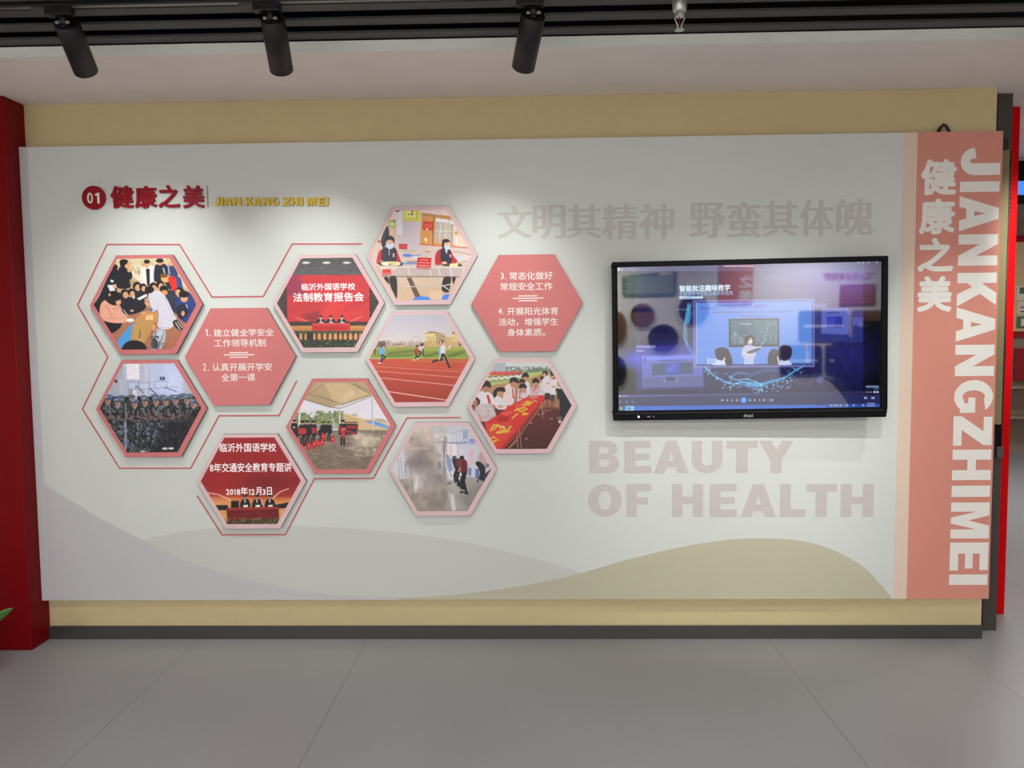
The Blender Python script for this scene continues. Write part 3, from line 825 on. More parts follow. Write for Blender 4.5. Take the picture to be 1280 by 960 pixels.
def paint_canteen(p):
    p.grad(-50, 440, (232,212,206), (214,192,180)); p.grad(440, 1000, (206,178,154), (192,160,130))
    p.rect(300,80,340,420,(226,216,218)); p.rect(315,85,520,430,(206,192,200)); p.rect(320,90,362,300,(222,220,226)); p.rect(240,170,310,420,(216,184,160))
    p.poly([(372,82),(520,82),(516,186),(368,180)], (214,206,92)); p.poly([(390,96),(478,92),(474,150),(388,150)], (232,226,150),.8); p.ell(448,98,7,9,(40,44,30)); p.ell(446,122,8,8,(30,34,26)); p.line([(488,95),(486,160)],4,(120,110,60),.7); p.ell(420,122,14,10,(150,160,90),.8)
    p.ell(320,92,20,10,(50,50,50)); p.blob([(245,190),(275,172),(305,190),(302,232),(250,228)],(168,190,96)); p.ell(275,205,20,10,(224,232,190)); p.line([(300,170),(285,190)],6,(40,40,40))
    p.poly([(530,110),(800,140),(812,400),(512,380)], (214,150,84)); p.poly([(530,110),(800,142),(798,162),(528,134)],(170,130,90),.7); p.poly([(540,180),(632,190),(626,262),(538,256)], (208,58,48)); p.poly([(552,200),(622,206),(618,240),(550,236)],(230,110,90),.6); p.ell(575,250,10,8,(250,210,170))
    p.line([(632,140),(622,380)],7,(120,70,40)); p.poly([(648,160),(808,182),(800,380),(636,370)], (192,178,166)); p.poly([(655,155),(808,178),(806,206),(650,186)],(236,232,232)); p.speck((660,158,805,200),(120,116,120),7,.62,.6,3)
    p.line([(690,200),(682,360)],5,(232,230,226)); p.line([(740,200),(730,350)],5,(222,220,216)); p.line([(640,262),(800,270)],4,(230,226,224)); p.line([(790,210),(784,370)],5,(120,110,100)); p.rect(640,330,700,372,(206,156,120),.6)
    p.line([(512,380),(940,412)],8,(206,80,66)); p.ell(562,335,10,10,(252,250,240)); p.ell(566,352,7,8,(252,240,220))
    p.rect(800,220,850,390,(222,196,186)); p.ell(830,282,22,20,(196,190,120)); p.ell(822,284,8,6,(210,70,60)); p.rect(820,310,836,380,(236,222,210)); p.rect(850,300,960,400,(224,200,180)); p.line([(650,95),(690,100)],8,(180,160,164)); p.rect(560,80,790,110,(226,200,204),.6)
    p.poly([(110,440),(500,430),(960,440),(990,560),(100,560)], (212,194,190), .8, 10)
    p.ell(405,475,42,14,(92,128,212)); p.line([(440,480),(520,470)],8,(100,130,210)); p.ell(480,490,28,6,(226,226,236)); p.ell(858,490,30,14,(200,206,226)); p.line([(800,440),(960,470)],5,(150,130,120)); p.line([(820,520),(960,480)],5,(226,222,222)); p.line([(860,540),(950,520)],4,(120,104,96)); p.line([(900,470),(930,560)],5,(230,226,226)); p.line([(120,490),(200,485)],4,(180,160,150))
    p.rect(350,536,480,552,(110,146,220)); p.rect(400,520,500,545,(140,124,116),.6); p.line([(560,440),(600,446)],8,(214,80,80))
    p.poly([(335,374),(408,378),(404,424),(334,420)], (204,54,56)); p.line([(345,398),(398,400)],4,(236,140,130),.8); p.poly([(330,430),(480,430),(480,446),(330,446)],(186,176,160),.7); p.ell(432,430,10,8,(200,190,110))
    # left pupil
    p.blob([(180,350),(205,270),(238,222),(250,300),(236,360),(200,410)], (60,56,64)); p.line([(215,270),(200,340)],6,(90,86,94)); p.ell(165,355,12,10,(200,70,60))
    p.blob([(142,530),(160,450),(200,418),(300,415),(330,470),(352,545),(300,560),(160,550)], (196,48,54)); p.blob([(190,430),(215,405),(290,405),(312,440),(304,530),(192,530)], (58,54,68)); p.line([(250,420),(250,470)],5,(230,220,220)); p.poly([(280,460),(294,458),(294,490),(282,490)],(226,180,190))
    p.ell(255,362,34,44,(220,176,152)); p.blob([(218,370),(220,325),(255,306),(292,325),(294,372),(275,345),(235,345)], (58,48,46)); p.blob([(228,372),(255,380),(286,370),(282,410),(255,420),(232,408)], (196,214,234))
    p.ell(186,536,24,16,(232,186,160)); p.ell(338,544,18,16,(232,186,160)); p.blob([(165,530),(350,530),(345,572),(200,574)], (72,64,60)); p.blob([(190,532),(330,530),(332,560),(205,562)], (226,214,170)); p.ell(225,545,20,12,(240,236,214)); p.ell(285,545,26,12,(206,196,140)); p.ell(255,552,14,8,(160,140,90))
    # right pupil
    p.blob([(645,550),(650,460),(690,420),(770,425),(800,480),(840,530),(830,560),(700,555)], (190,44,52)); p.blob([(690,440),(720,405),(765,425),(785,480),(778,545),(700,530)], (50,46,60)); p.poly([(728,425),(748,430),(744,465)],(240,238,240)); p.poly([(768,468),(780,466),(780,490),(770,490)],(230,200,210))
    p.blob([(700,380),(715,345),(745,338),(772,355),(768,385),(740,370),(715,420)], (48,40,42)); p.ell(748,380,26,32,(222,178,152)); p.blob([(722,392),(748,396),(772,388),(766,420),(744,428),(726,415)], (192,214,234)); p.ell(735,350,32,16,(48,40,42))
    p.ell(724,545,22,18,(232,186,160)); p.ell(842,545,18,20,(232,186,160)); p.blob([(700,552),(860,548),(862,580),(780,586)], (66,60,58)); p.blob([(770,548),(836,545),(832,572),(780,576)], (226,214,150)); p.line([(820,520),(858,548)],5,(120,100,90))
    # table, cards, legs, stools
    p.poly([(170,566),(900,570),(886,655),(195,650)], (190,172,168)); p.poly([(170,566),(900,570),(898,584),(172,580)],(214,200,196)); p.poly([(170,574),(330,575),(300,600),(180,600)],(220,200,180),.8)
    for x in (410,590,668,770): p.line([(x,575),(x+20,645)],9,(228,220,220),.7); 
    p.line([(700,580),(740,640)],5,(150,134,128),.6); p.line([(190,654),(890,660)],9,(126,116,112)); p.line([(890,590),(870,655)],8,(232,228,226))
    p.poly([(494,492),(614,496),(606,582),(484,578)], (206,42,44)); p.line([(520,512),(580,516)],6,(240,190,180),.8); p.line([(505,536),(600,540)],6,(244,200,190),.8); p.line([(500,562),(598,564)],7,(244,200,190),.8); p.line([(484,586),(604,592)],8,(150,100,96))
    p.poly([(192,596),(262,592),(270,640),(196,642)], (206,56,50)); p.line([(205,630),(262,628)],7,(240,180,160),.7)
    p.rect(150,664,900,1000,(206,178,150),.5); p.poly([(320,664),(720,664),(720,745),(360,740)],(214,186,166),.5)
    p.poly([(400,665),(440,665),(530,850),(480,850)], (98,78,66)); p.blob([(205,668),(240,664),(248,720)],(40,36,38)); p.blob([(252,664),(312,664),(316,840),(285,790),(262,740)], (44,40,42)); p.blob([(720,664),(778,664),(775,720),(760,790),(700,770)], (40,36,38)); p.blob([(790,664),(822,664),(800,720)],(40,38,40))
    for a,b in [((330,664),(360,790)),((380,664),(372,780)),((556,664),(548,752)),((360,745),(700,735)),((610,664),(790,790)),((690,740),(790,720)),((660,664),(690,700)),((335,690),(360,780))]: p.line([a,b],9,(170,158,150)); p.line([a,b],3,(226,220,214))
    p.ell(532,862,80,38,(70,130,214)); p.ell(748,845,46,38,(64,128,214)); p.rect(600,780,700,850,(222,196,170),.5)
    p.grain(.05, 9)

def paint_track(p):
    p.grad(-50, 365, (172,176,202), (222,210,206)); p.grad(365, 485, (150,150,72), (128,150,64)); p.grad(470, 1000, (206,84,60), (142,44,38))
    p.blob([(100,370),(130,330),(180,318),(225,330),(240,365)], (96,100,82)); p.speck((90,310,260,370),(150,104,80),14,.58,.7,2)
    p.rect(220,332,560,368,(176,150,134)); p.speck((220,318,560,372),(200,190,186),16,.5,.7,4); p.speck((220,318,560,372),(140,100,84),12,.6,.7,6); p.rect(405,322,560,350,(190,180,176),.6); p.line([(440,322),(455,290),(485,276),(510,290),(522,318)],4,(170,160,168))
    p.poly([(300,300),(345,310),(370,335),(280,335)],(206,190,180),.5,10)
    p.poly([(556,258),(640,240),(655,362),(560,362)], (226,204,140)); p.poly([(640,240),(730,262),(735,330),(655,362)], (190,166,122)); p.poly([(550,256),(600,234),(640,236),(735,262),(640,250)], (176,126,90))
    for k in range(4): p.line([(575+18*k,280),(577+18*k,345)],6,(168,150,120))
    for k in range(3): p.line([(655,270+26*k),(730,280+18*k)],5,(120,110,96))
    p.poly([(730,280),(800,285),(800,330),(735,335)],(206,176,120)); p.poly([(790,255),(830,255),(838,340),(792,340)], (222,196,128)); p.poly([(784,256),(797,234),(812,234),(836,258)],(170,120,84)); p.poly([(838,290),(862,340),(838,345)],(206,180,120))
    p.rect(540,325,900,366,(206,164,112),.75); p.speck((540,320,900,366),(180,110,90),10,.6,.6,9); p.line([(826,330),(826,365)],8,(210,170,150)); p.ell(855,350,8,12,(80,60,60))
    p.rect(90,364,900,372,(190,178,90),.6)
    for pts in [[(250,410),(480,392),(500,405),(230,440)],[(200,445),(420,430),(480,440),(180,465)],[(540,440),(700,400),(700,420),(560,470)],[(740,440),(900,395),(905,415),(760,470)]]: p.poly(pts,(84,112,48),.7,10)
    p.poly([(110,378),(300,372),(300,384),(110,392)],(180,176,96),.6,6); p.poly([(500,380),(880,372),(890,395),(520,400)],(176,190,92),.5,10)
    p.rect(70,455,940,470,(150,176,84),.7); p.rect(60,462,200,472,(170,190,160),.6); p.poly([(400,484),(940,488),(930,500),(400,494)],(190,120,70),.8)
    p.line([(90,506),(900,560)],3,(214,120,96),.8); p.line([(120,535),(880,582)],4,(222,150,130)); p.line([(140,575),(850,630)],5,(228,160,140)); p.line([(170,632),(810,698)],6,(232,176,156)); p.line([(240,750),(740,824)],8,(240,190,170))
    # runners
    p.ell(124,388,10,20,(40,40,44)); p.line([(124,400),(126,432)],8,(34,34,40))
    p.blob([(165,385),(180,370),(205,375),(215,400),(205,440),(175,440)], (110,170,220)); p.ell(190,362,16,14,(60,46,44)); p.ell(196,368,9,10,SKIN); p.line([(205,395),(225,400)],6,(214,160,130)); p.line([(192,435),(214,458),(190,480),(176,505)],13,(34,34,42)); p.line([(185,440),(180,470),(172,500)],11,(40,40,48)); p.line([(175,455),(172,490)],3,(230,230,230)); p.ell(170,506,14,5,(240,240,240))
    p.blob([(465,410),(480,380),(502,392),(500,425),(470,428)], (190,56,44)); p.ell(490,366,14,14,(54,42,42)); p.ell(494,374,8,9,SKIN); p.line([(480,425),(486,450),(468,476)],10,(38,34,40)); p.ell(466,478,9,5,(240,240,240))
    p.blob([(500,385),(525,352),(545,362),(545,390),(515,400)], (206,190,186)); p.ell(530,348,15,13,(54,44,44)); p.line([(505,400),(525,420),(500,445),(492,466)],12,(36,34,42)); p.line([(540,385),(544,440)],10,(44,40,48)); p.ell(492,468,9,6,(236,236,236))
    p.blob([(672,390),(690,362),(705,380),(700,430),(676,430)], (120,172,214)); p.ell(698,330,20,22,(70,50,50)); p.ell(712,340,10,14,SKIN); p.rect(684,315,698,350,(226,222,222),.8)
    p.blob([(692,365),(715,350),(732,375),(726,430),(690,428)], (226,214,216)); p.line([(728,375),(752,385),(770,365)],7,(230,184,160)); p.ell(768,368,6,14,(236,230,230))
    p.line([(706,430),(700,480),(660,482),(628,494)],17,(40,36,44)); p.line([(715,430),(735,465),(750,505),(764,538)],17,(36,32,40)); p.line([(688,435),(676,478)],6,(230,226,230)); p.ell(628,496,8,12,(40,34,38)); p.ell(768,540,14,6,(50,36,40)); p.line([(795,540),(850,500)],8,(150,60,46),.6)
    p.grain(.06, 8)

def paint_signing(p):
    p.grad(-50, 180, (198,206,218), (206,210,206)); p.grad(170, 520, (190,180,120), (150,90,70)); p.grad(500, 1000, (96,44,40), (64,28,28))
    p.rect(235,98,372,180,(170,178,186)); 
    for k in range(7): p.line([(250+18*k,105),(250+18*k,175)],4,(196,200,206),.7)
    p.speck((370,130,900,185),(110,130,112),16,.45,.85,5); p.poly([(560,160),(640,142),(760,150),(800,180),(560,185)],(104,122,104),.8,8)
    p.poly([(200,240),(520,190),(760,165),(640,215),(300,300),(220,300)], (176,196,120), .9, 8); p.poly([(580,240),(720,180),(760,185),(640,260)],(190,120,80),.8,8); p.poly([(210,300),(400,270),(520,240),(600,240),(560,300),(240,345)],(186,132,96),.8,10)
    for k in range(14): p.poly([(225+20*k,196-(k%3)*6),(243+20*k,172-(k%4)*4),(252+20*k,200),(230+20*k,206)],(222,58,56),.85)
    for k in range(22):
        x = 205+17*k; y = 238-k*1.6+(k%3)*5; p.ell(x,y-18,5,6,(60,50,48)); p.ell(x,y,8,14,(224,220,220)); p.line([(x,y+10),(x+3,y+30)],5,(70,60,60))
    # children along the table
    def child(x, y, s, shirt=(220,212,214), lean=0):
        p.blob([(x-48*s,y+150*s),(x-44*s,y+62*s),(x-10*s,y+42*s),(x+34*s,y+56*s),(x+52*s,y+130*s),(x+30*s,y+190*s),(x-30*s,y+190*s)], shirt)
        p.line([(x-20*s,y+70*s),(x-30*s,y+150*s)],6*s,(186,176,182),.7); p.ell(x+6*s+lean,y+18*s,28*s,32*s,(196,140,112)); p.blob([(x-32*s,y+10*s),(x-22*s,y-30*s),(x+12*s,y-36*s),(x+36*s,y-14*s),(x+34*s,y+10*s),(x+6*s,y+2*s)], (34,28,30))
    child(543,218,.9); child(700,240,.75,(206,196,200)); child(515,268,.8,(190,176,180))
    p.blob([(690,290),(720,210),(760,215),(770,300),(760,370),(715,365)], (222,214,218)); p.blob([(698,200),(705,172),(738,172),(742,205),(725,215)],(34,28,32)); p.ell(716,205,14,18,SKIN); p.rect(718,365,765,425,(52,44,48)); p.line([(740,420),(740,490)],14,(110,70,60)); p.ell(750,280,20,10,SKIN)
    p.blob([(765,250),(800,225),(826,250),(822,360),(800,385),(765,380)], (226,216,222)); p.blob([(768,190),(780,170),(805,195),(812,235),(785,240)],(44,34,36)); p.ell(790,225,14,16,SKIN); p.line([(780,240),(815,235)],8,(206,50,60)); p.rect(768,380,805,440,(70,58,62)); p.line([(786,440),(780,500)],14,(120,76,64)); p.ell(795,308,22,10,SKIN)
    child(635,268,.95,(206,190,196)); child(520,315,1.0,(216,200,204)); p.line([(640,300),(620,350)],10,(206,60,70)); p.line([(500,340),(495,400)],9,(206,56,66)); p.speck((590,310,660,370),(200,90,100),10,.55,.6,3)
    p.blob([(345,400),(370,300),(420,285),(450,330),(448,420),(430,470),(360,470)], (226,208,204)); p.line([(432,330),(440,410)],12,(206,60,66)); p.ell(442,285,30,34,(190,134,106)); p.blob([(408,280),(412,238),(448,224),(482,248),(482,280),(440,262)], (34,28,30)); p.line([(448,400),(520,415)],14,(196,140,110))
    p.blob([(270,460),(275,400),(310,392),(352,430),(380,500),(320,512),(290,500)], (222,214,220)); p.blob([(262,400),(262,350),(300,316),(352,318),(368,350),(340,360),(300,350),(282,400)], (34,26,28)); p.ell(328,368,26,30,(200,140,112)); p.ell(332,332,34,20,(34,26,28)); p.ell(325,485,26,14,SKIN)
    p.blob([(118,440),(122,370),(180,345),(240,370),(275,430),(268,470),(180,480)], (224,216,224)); p.line([(212,390),(228,450)],22,(206,40,52)); p.ell(192,320,32,40,(180,124,98)); p.blob([(160,320),(170,268),(205,256),(236,280),(234,320),(195,302)], (38,32,34))
    p.ell(245,475,22,16,SKIN); p.line([(250,490),(262,535)],20,(196,36,46)); p.blob([(95,560),(100,490),(150,460),(240,470),(275,530),(280,595),(180,620),(130,600)], (206,190,194)); p.speck((95,480,285,620),(170,150,156),20,.58,.6,7)
    p.blob([(70,480),(80,430),(110,400),(142,430),(135,465),(90,490)], (50,38,36)); p.ell(95,450,26,34,(180,116,90)); p.ell(150,590,18,14,SKIN)
    # red table
    p.poly([(180,630),(300,560),(400,480),(560,400),(600,385),(720,385),(716,410),(600,540),(480,690),(330,862),(280,862),(200,700)], (214,52,46)); p.blob([(300,590),(340,560),(400,580),(380,612),(300,620)],(178,34,34)); p.poly([(190,640),(260,640),(420,640),(440,690),(280,862)],(222,84,62),.6,20); p.poly([(480,690),(716,405),(718,430),(500,710),(360,862),(330,862)], (168,44,38),.9)
    p.poly([(330,545),(400,520),(440,540),(360,575)],(240,110,96),.5,8); p.poly([(440,470),(560,420),(600,430),(500,500)],(232,96,80),.6,8); p.ell(620,400,40,12,(206,150,156),.8); p.line([(585,360),(592,390)],6,(230,220,226)); p.line([(650,380),(690,372)],8,(226,210,214))
    Yw = (222,196,58)
    for a in [[(236,700),(262,650),(300,650)],[(262,690),(300,655)],[(290,715),(390,690),(418,660)],[(310,650),(330,690)],[(345,660),(360,690)],[(300,720),(400,706)],[(430,588),(478,548)],[(450,520),(540,490)],[(470,500),(500,530),(560,505)],[(525,540),(566,550),(520,556)],[(540,450),(590,460)],[(560,440),(610,448)],[(520,470),(580,470)],[(230,770),(260,755),(280,765)],[(240,800),(300,780)],[(262,806),(275,790)]]: p.line(a,13,Yw,.95,5)
    p.line([(320,660),(372,672)],8,(236,214,210)); p.ell(376,674,8,5,(60,40,40)); p.line([(610,425),(650,440)],5,(236,226,226))
    for a,b in [((392,862),(530,700)),((470,740),(480,850)),((492,690),(510,850)),((530,690),(690,480)),((690,440),(700,580)),((404,850),(470,790))]: p.line([a,b],6,(206,160,130),.8)
    for x,y in [(580,630),(540,770),(760,590),(690,545),(810,470),(650,555),(840,500)]: p.poly([(x,y),(x+26,y-6),(x+30,y+4),(x+4,y+8)],(200,150,140),.8)
    p.line([(700,520),(770,520)],12,(190,130,110),.5); p.line([(700,480),(850,510)],16,(120,66,56),.6)
    # adult at the right
    p.blob([(815,330),(860,318),(900,360),(960,460),(925,580),(880,600),(850,580),(850,450),(835,400)], (34,32,42)); p.poly([(826,300),(880,330),(830,322)],(214,224,240)); p.line([(835,330),(830,420)],10,(60,50,54)); p.ell(850,585,24,10,(120,110,116)); p.ell(852,620,14,18,(190,180,176)); p.line([(820,575),(860,590)],6,(90,84,90)); p.ell(850,640,10,6,(40,36,40)); p.line([(935,440),(960,470)],14,(110,70,60))
    p.grain(.09, 9)

def paint_drill(p):
    p.grad(-50, 520, (200,200,218), (222,216,222)); p.grad(500, 1000, (132,116,106), (118,100,84))
    p.blob([(100,460),(140,370),(190,350),(240,370),(290,410),(320,370),(380,350),(430,370),(490,335),(545,360),(545,470),(100,490)], (126,140,92)); p.speck((100,330,550,470),(84,100,60),18,.55,.8,2); p.speck((100,330,550,470),(176,184,140),14,.66,.6,7)
    p.poly([(545,356),(690,400),(850,410),(950,450),(950,520),(545,500)], (206,178,134)); p.poly([(545,356),(560,352),(700,395),(660,500),(545,500)],(196,166,122)); p.line([(545,354),(690,402)],4,(240,220,190)); p.poly([(720,420),(820,420),(940,470),(930,492),(800,455)],(110,150,210)); p.line([(735,430),(930,485)],4,(150,180,226)); p.line([(770,425),(938,478)],3,(84,124,190)); p.poly([(800,400),(880,400),(950,440),(850,420)],(150,150,130),.8); p.rect(600,498,950,512,(120,108,96)); p.ell(640,368,30,8,(150,150,140),.7)
    p.rect(300,445,520,490,(150,150,140),.8); 
    for k in range(12): p.line([(300+18*k,450),(300+18*k,490)],2.5,(196,196,190),.7)
    # canopy
    p.poly([(280,80),(720,80),(800,180),(790,200),(510,288),(430,300),(200,236),(220,190)], (176,152,118)); p.poly([(380,96),(600,96),(780,180),(560,262),(470,270)],(198,172,134),.9,14); p.poly([(540,200),(620,150),(640,200),(550,260)],(214,196,160),.5,20)
    p.line([(375,100),(205,225)],3,(120,104,80)); p.line([(290,98),(260,170),(500,262)],3,(140,120,92)); p.line([(560,98),(700,190)],3,(150,128,98)); p.line([(600,98),(770,180)],5,(120,104,84)); p.line([(640,98),(790,176)],5,(130,112,90))
    for k in range(5): p.line([(615+30*k,112+16*k),(650+30*k,110+17*k)],4,(110,96,76))
    p.line([(212,236),(425,300),(515,312)],7,(110,98,80)); p.line([(245,186),(500,264)],6,(128,110,86)); 
    for k in range(7): p.line([(240+34*k,190+11*k),(258+34*k,246+9*k),(275+34*k,200+11*k)],4,(150,132,104))
    p.line([(515,314),(790,206)],5,(120,112,100)); p.line([(505,288),(790,186)],5,(130,116,92))
    for k in range(9): p.line([(515+31*k,300-10.5*k),(530+31*k,270-10*k),(545+31*k,292-10.5*k)],3,(150,140,124))
    p.line([(510,285),(512,460)],12,(206,202,200)); p.line([(505,300),(506,460)],3,(140,136,130)); p.line([(790,205),(795,520)],10,(176,176,178)); p.line([(800,215),(804,500)],4,(214,214,216)); p.line([(168,320),(166,500)],20,(206,196,196)); p.line([(432,310),(470,470)],5,(214,214,216)); p.line([(180,346),(360,346)],2.5,(170,170,180)); p.ell(540,342,7,5,(80,80,80))
    # ground
    p.speck((100,520,1000,900),(150,134,120),34,.5,.6,3,4,.15,3.0); p.speck((100,520,1000,900),(92,80,70),26,.6,.5,12,4,.12,3.0); p.rect(560,510,960,530,(110,100,92),.6)
    p.ell(750,655,46,14,(84,78,68),.6); p.ell(780,580,26,5,(90,80,74),.7); p.ell(895,548,12,6,(220,214,212)); p.blob([(560,650),(640,640),(640,656),(560,664)],(176,160,144),.8)
    p.glow(720,580,130,90,(206,190,170),.8); p.glow(690,660,110,80,(196,178,156),.7); p.glow(800,620,120,110,(190,172,152),.6); p.glow(660,540,60,40,(220,206,190),.8)
    p.speck((640,540,860,720),(222,206,186),30,.55,.5,5,4,.2)
    # people
    def man(x, y, s, red=None, k=0):
        p.line([(x-9*s,y+120*s),(x-12*s,y+205*s)],17*s,(28,26,32)); p.line([(x+9*s,y+120*s),(x+13*s,y+205*s)],17*s,(30,28,34))
        p.blob([(x-32*s,y+125*s),(x-30*s,y+40*s),(x,y+26*s),(x+30*s,y+40*s),(x+32*s,y+125*s)], (32,28,36))
        if red: p.blob([(x-29*s,y+105*s),(x-28*s,y+62*s),(x+28*s,y+62*s),(x+29*s,y+105*s)], red)
        p.ell(x,y+16*s,13*s,16*s,(190,140,120)); p.ell(x,y+4*s,19*s,10*s,(22,20,24)); p.ell(x-14*s,y+128*s,6*s,8*s,(206,150,130))
    man(122,412,.9); man(120,455,.9); man(284,420,.98,(160,44,44)); man(236,420,1.0); man(192,422,1.02,(176,48,46)); man(350,470,.62); man(374,428,.78); man(418,428,.78)
    for k in range(6): man(652-18*k,432-2*(k%2),.5,(168,40,42))
    man(538,414,1.02,(150,40,46)); p.line([(520,470),(545,560)],14,(176,36,40)); p.line([(530,490),(552,545)],4,(226,160,160)); p.line([(575,505),(650,530)],12,(176,40,42)); p.ell(548,490,8,8,(214,160,140))
    for x,y,s in [(245,630,1.1),(293,616,1.05),(325,605,.9),(363,598,.95),(452,575,.85),(372,550,.9),(187,635,.8),(548,535,.7)]:
        p.blob([(x-14*s,y+32*s),(x-15*s,y-15*s),(x,y-28*s),(x+15*s,y-15*s),(x+14*s,y+32*s)], (196,36,38)); p.line([(x-4*s,y-24*s),(x+6*s,y-32*s)],6*s,(40,30,34)); p.ell(x,y+2,5*s,8*s,(236,170,160),.8)
    p.speck((90,640,1000,900),(104,88,72),60,.55,.35,21,3,.2,2.5)
    p.grain(.07, 8)

def paint_smoke(p):
    p.grad(-50, 560, (186,190,200), (190,190,196)); p.grad(520, 1000, (160,154,148), (134,126,118))
    p.rect(60,80,420,560,(196,198,206)); p.poly([(430,110),(605,150),(605,240),(430,220)],(206,208,212),.8); p.line([(460,122),(605,156)],4,(150,156,166)); p.line([(420,110),(430,400)],6,(170,176,188)); p.line([(605,150),(700,130),(760,140)],4,(160,166,176)); p.poly([(620,170),(690,160),(690,215),(620,225)],(200,204,210),.9); p.rect(640,165,646,220,(160,164,176)); p.rect(668,160,674,215,(160,164,176))
    p.rect(700,120,745,205,(160,168,196)); 
    for k in range(5): p.line([(702,132+15*k),(742,130+15*k)],5,(120,130,176),.7)
    p.poly([(640,240),(745,222),(745,240),(640,250)],(120,126,190),.8); p.poly([(758,206),(812,208),(812,238),(760,242)],(90,98,180),.8); p.line([(765,225),(805,224)],5,(210,214,230))
    p.rect(465,240,530,390,(216,206,208)); p.rect(545,246,590,390,(226,206,204)); p.rect(596,250,650,380,(222,210,212)); p.rect(660,250,820,540,(196,192,206)); p.rect(752,292,800,430,(206,182,188)); p.line([(765,310),(790,308)],10,(196,140,150),.6); p.line([(765,345),(790,342)],10,(196,140,150),.5); p.rect(670,290,700,350,(206,200,210)); p.poly([(640,246),(830,240),(830,256),(640,256)],(170,176,192),.7)
    p.line([(532,222),(536,610)],11,(110,116,134)); p.line([(470,240),(532,224),(600,240),(660,238)],8,(120,128,146)); p.line([(592,250),(596,400)],5,(150,156,170)); p.line([(655,245),(655,420)],4,(160,166,176))
    p.ell(872,380,38,60,(186,150,142),.8); p.line([(860,330),(860,420)],4,(150,110,104),.6)
    p.rect(748,460,776,530,(110,126,176)); p.rect(782,465,820,545,(190,196,214)); p.rect(812,470,846,550,(96,110,164)); p.ell(910,440,26,26,(150,146,160),.8); p.ell(920,440,14,14,(100,100,116))
    p.poly([(540,480),(640,500),(640,600),(700,700),(760,840),(560,840)],(176,174,170),.5,40); p.blob([(560,480),(620,500),(610,560),(560,560)],(222,222,230),.7,10); p.poly([(640,720),(840,600),(960,560),(900,800),(760,860)],(120,114,112),.5,60)
    p.ell(580,598,20,10,(84,84,88),.8); p.ell(488,440,20,36,(66,68,80)); p.rect(500,520,536,530,(80,84,96)); p.line([(490,400),(500,470)],5,(120,124,140))
    # fleeing people
    p.blob([(552,360),(565,345),(585,370),(598,420),(605,480),(585,490),(560,430)], (128,146,180),.9); p.line([(575,480),(600,540)],9,(140,150,176)); p.ell(560,352,12,12,(130,140,160))
    p.blob([(612,420),(606,380),(625,355),(645,375),(680,385),(686,430),(672,480),(632,470)], (44,44,56)); p.blob([(645,385),(684,385),(690,440),(672,470),(648,430)],(120,44,50)); p.ell(625,368,18,16,(70,76,90)); p.line([(650,470),(628,530),(640,580)],26,(30,30,38)); p.line([(668,480),(650,560),(690,640)],24,(32,32,40)); p.ell(635,588,12,6,(40,40,46))
    p.blob([(690,400),(715,385),(738,410),(742,470),(735,520),(690,515),(680,460)], (110,34,40)); p.ell(692,372,20,20,(26,22,26)); p.poly([(690,395),(720,400),(725,500),(700,500)],(84,28,34),.6); p.line([(720,510),(705,580),(728,680)],30,(28,26,34)); p.line([(700,515),(690,580),(700,660)],26,(26,26,32)); p.ell(738,688,16,8,(24,24,28)); p.ell(690,678,18,8,(34,34,38)); p.ell(684,520,7,10,(236,236,240)); p.ell(668,555,8,6,(226,226,232)); p.ell(665,610,18,16,(30,28,34)); p.line([(690,655),(716,665)],6,(220,214,210)); p.line([(680,460),(660,490)],10,(206,150,130))
    p.blob([(815,420),(835,402),(870,420),(898,455),(900,500),(880,570),(850,560),(850,490)], (36,32,36)); p.ell(832,424,18,18,(26,22,24)); p.line([(850,540),(830,585)],14,(60,56,60)); p.line([(880,560),(890,590)],12,(30,30,34)); p.poly([(900,510),(960,460),(900,590),(880,580)],(36,40,56),.9)
    # left glazing and reflections
    for x in (125,150,215,240): p.line([(x,370),(x+14,600)],7,(140,146,158),.8)
    p.line([(216,420),(240,720)],6,(230,226,230),.8); p.line([(228,420),(250,720)],6,(110,112,122),.8); p.poly([(265,540),(310,520),(360,560),(350,720),(260,720)],(222,206,204),.7,24); p.line([(295,520),(280,680)],18,(226,226,232),.6,12); p.poly([(400,600),(430,600),(420,720),(390,720)],(214,216,226),.6,14); p.poly([(560,680),(620,700),(640,840),(605,840),(590,740)],(220,220,228),.7,12)
    # smoke
    for x,y,rx,ry,c,a in [(310,160,110,120,(206,186,172),.8),(300,260,140,140,(190,166,150),.9),(330,360,150,150,(138,126,126),1.0),(310,420,130,120,(132,122,126),1),(380,330,110,120,(150,140,142),.8),(420,470,130,150,(146,138,138),.9),(470,580,120,150,(146,138,136),.9),(400,560,110,160,(150,142,142),.7),(500,690,120,110,(150,142,136),.8),(430,760,160,110,(146,136,126),.8),(320,740,130,110,(160,144,130),.6),(250,330,90,110,(172,156,148),.7)]:
        p.glow(x,y,rx,ry,c,a,.7)
    p.speck((180,90,560,860),(176,160,150),60,.52,.55,3,4,.25); p.speck((180,180,560,860),(118,110,112),70,.56,.5,14,4,.25); p.speck((200,90,420,300),(214,180,156),50,.5,.5,8,4,.2); p.glow(330,410,110,120,(124,114,116),.6)
    p.line([(350,510),(385,600),(370,690)],10,(200,196,200),.4,14); p.grain(.05, 8)

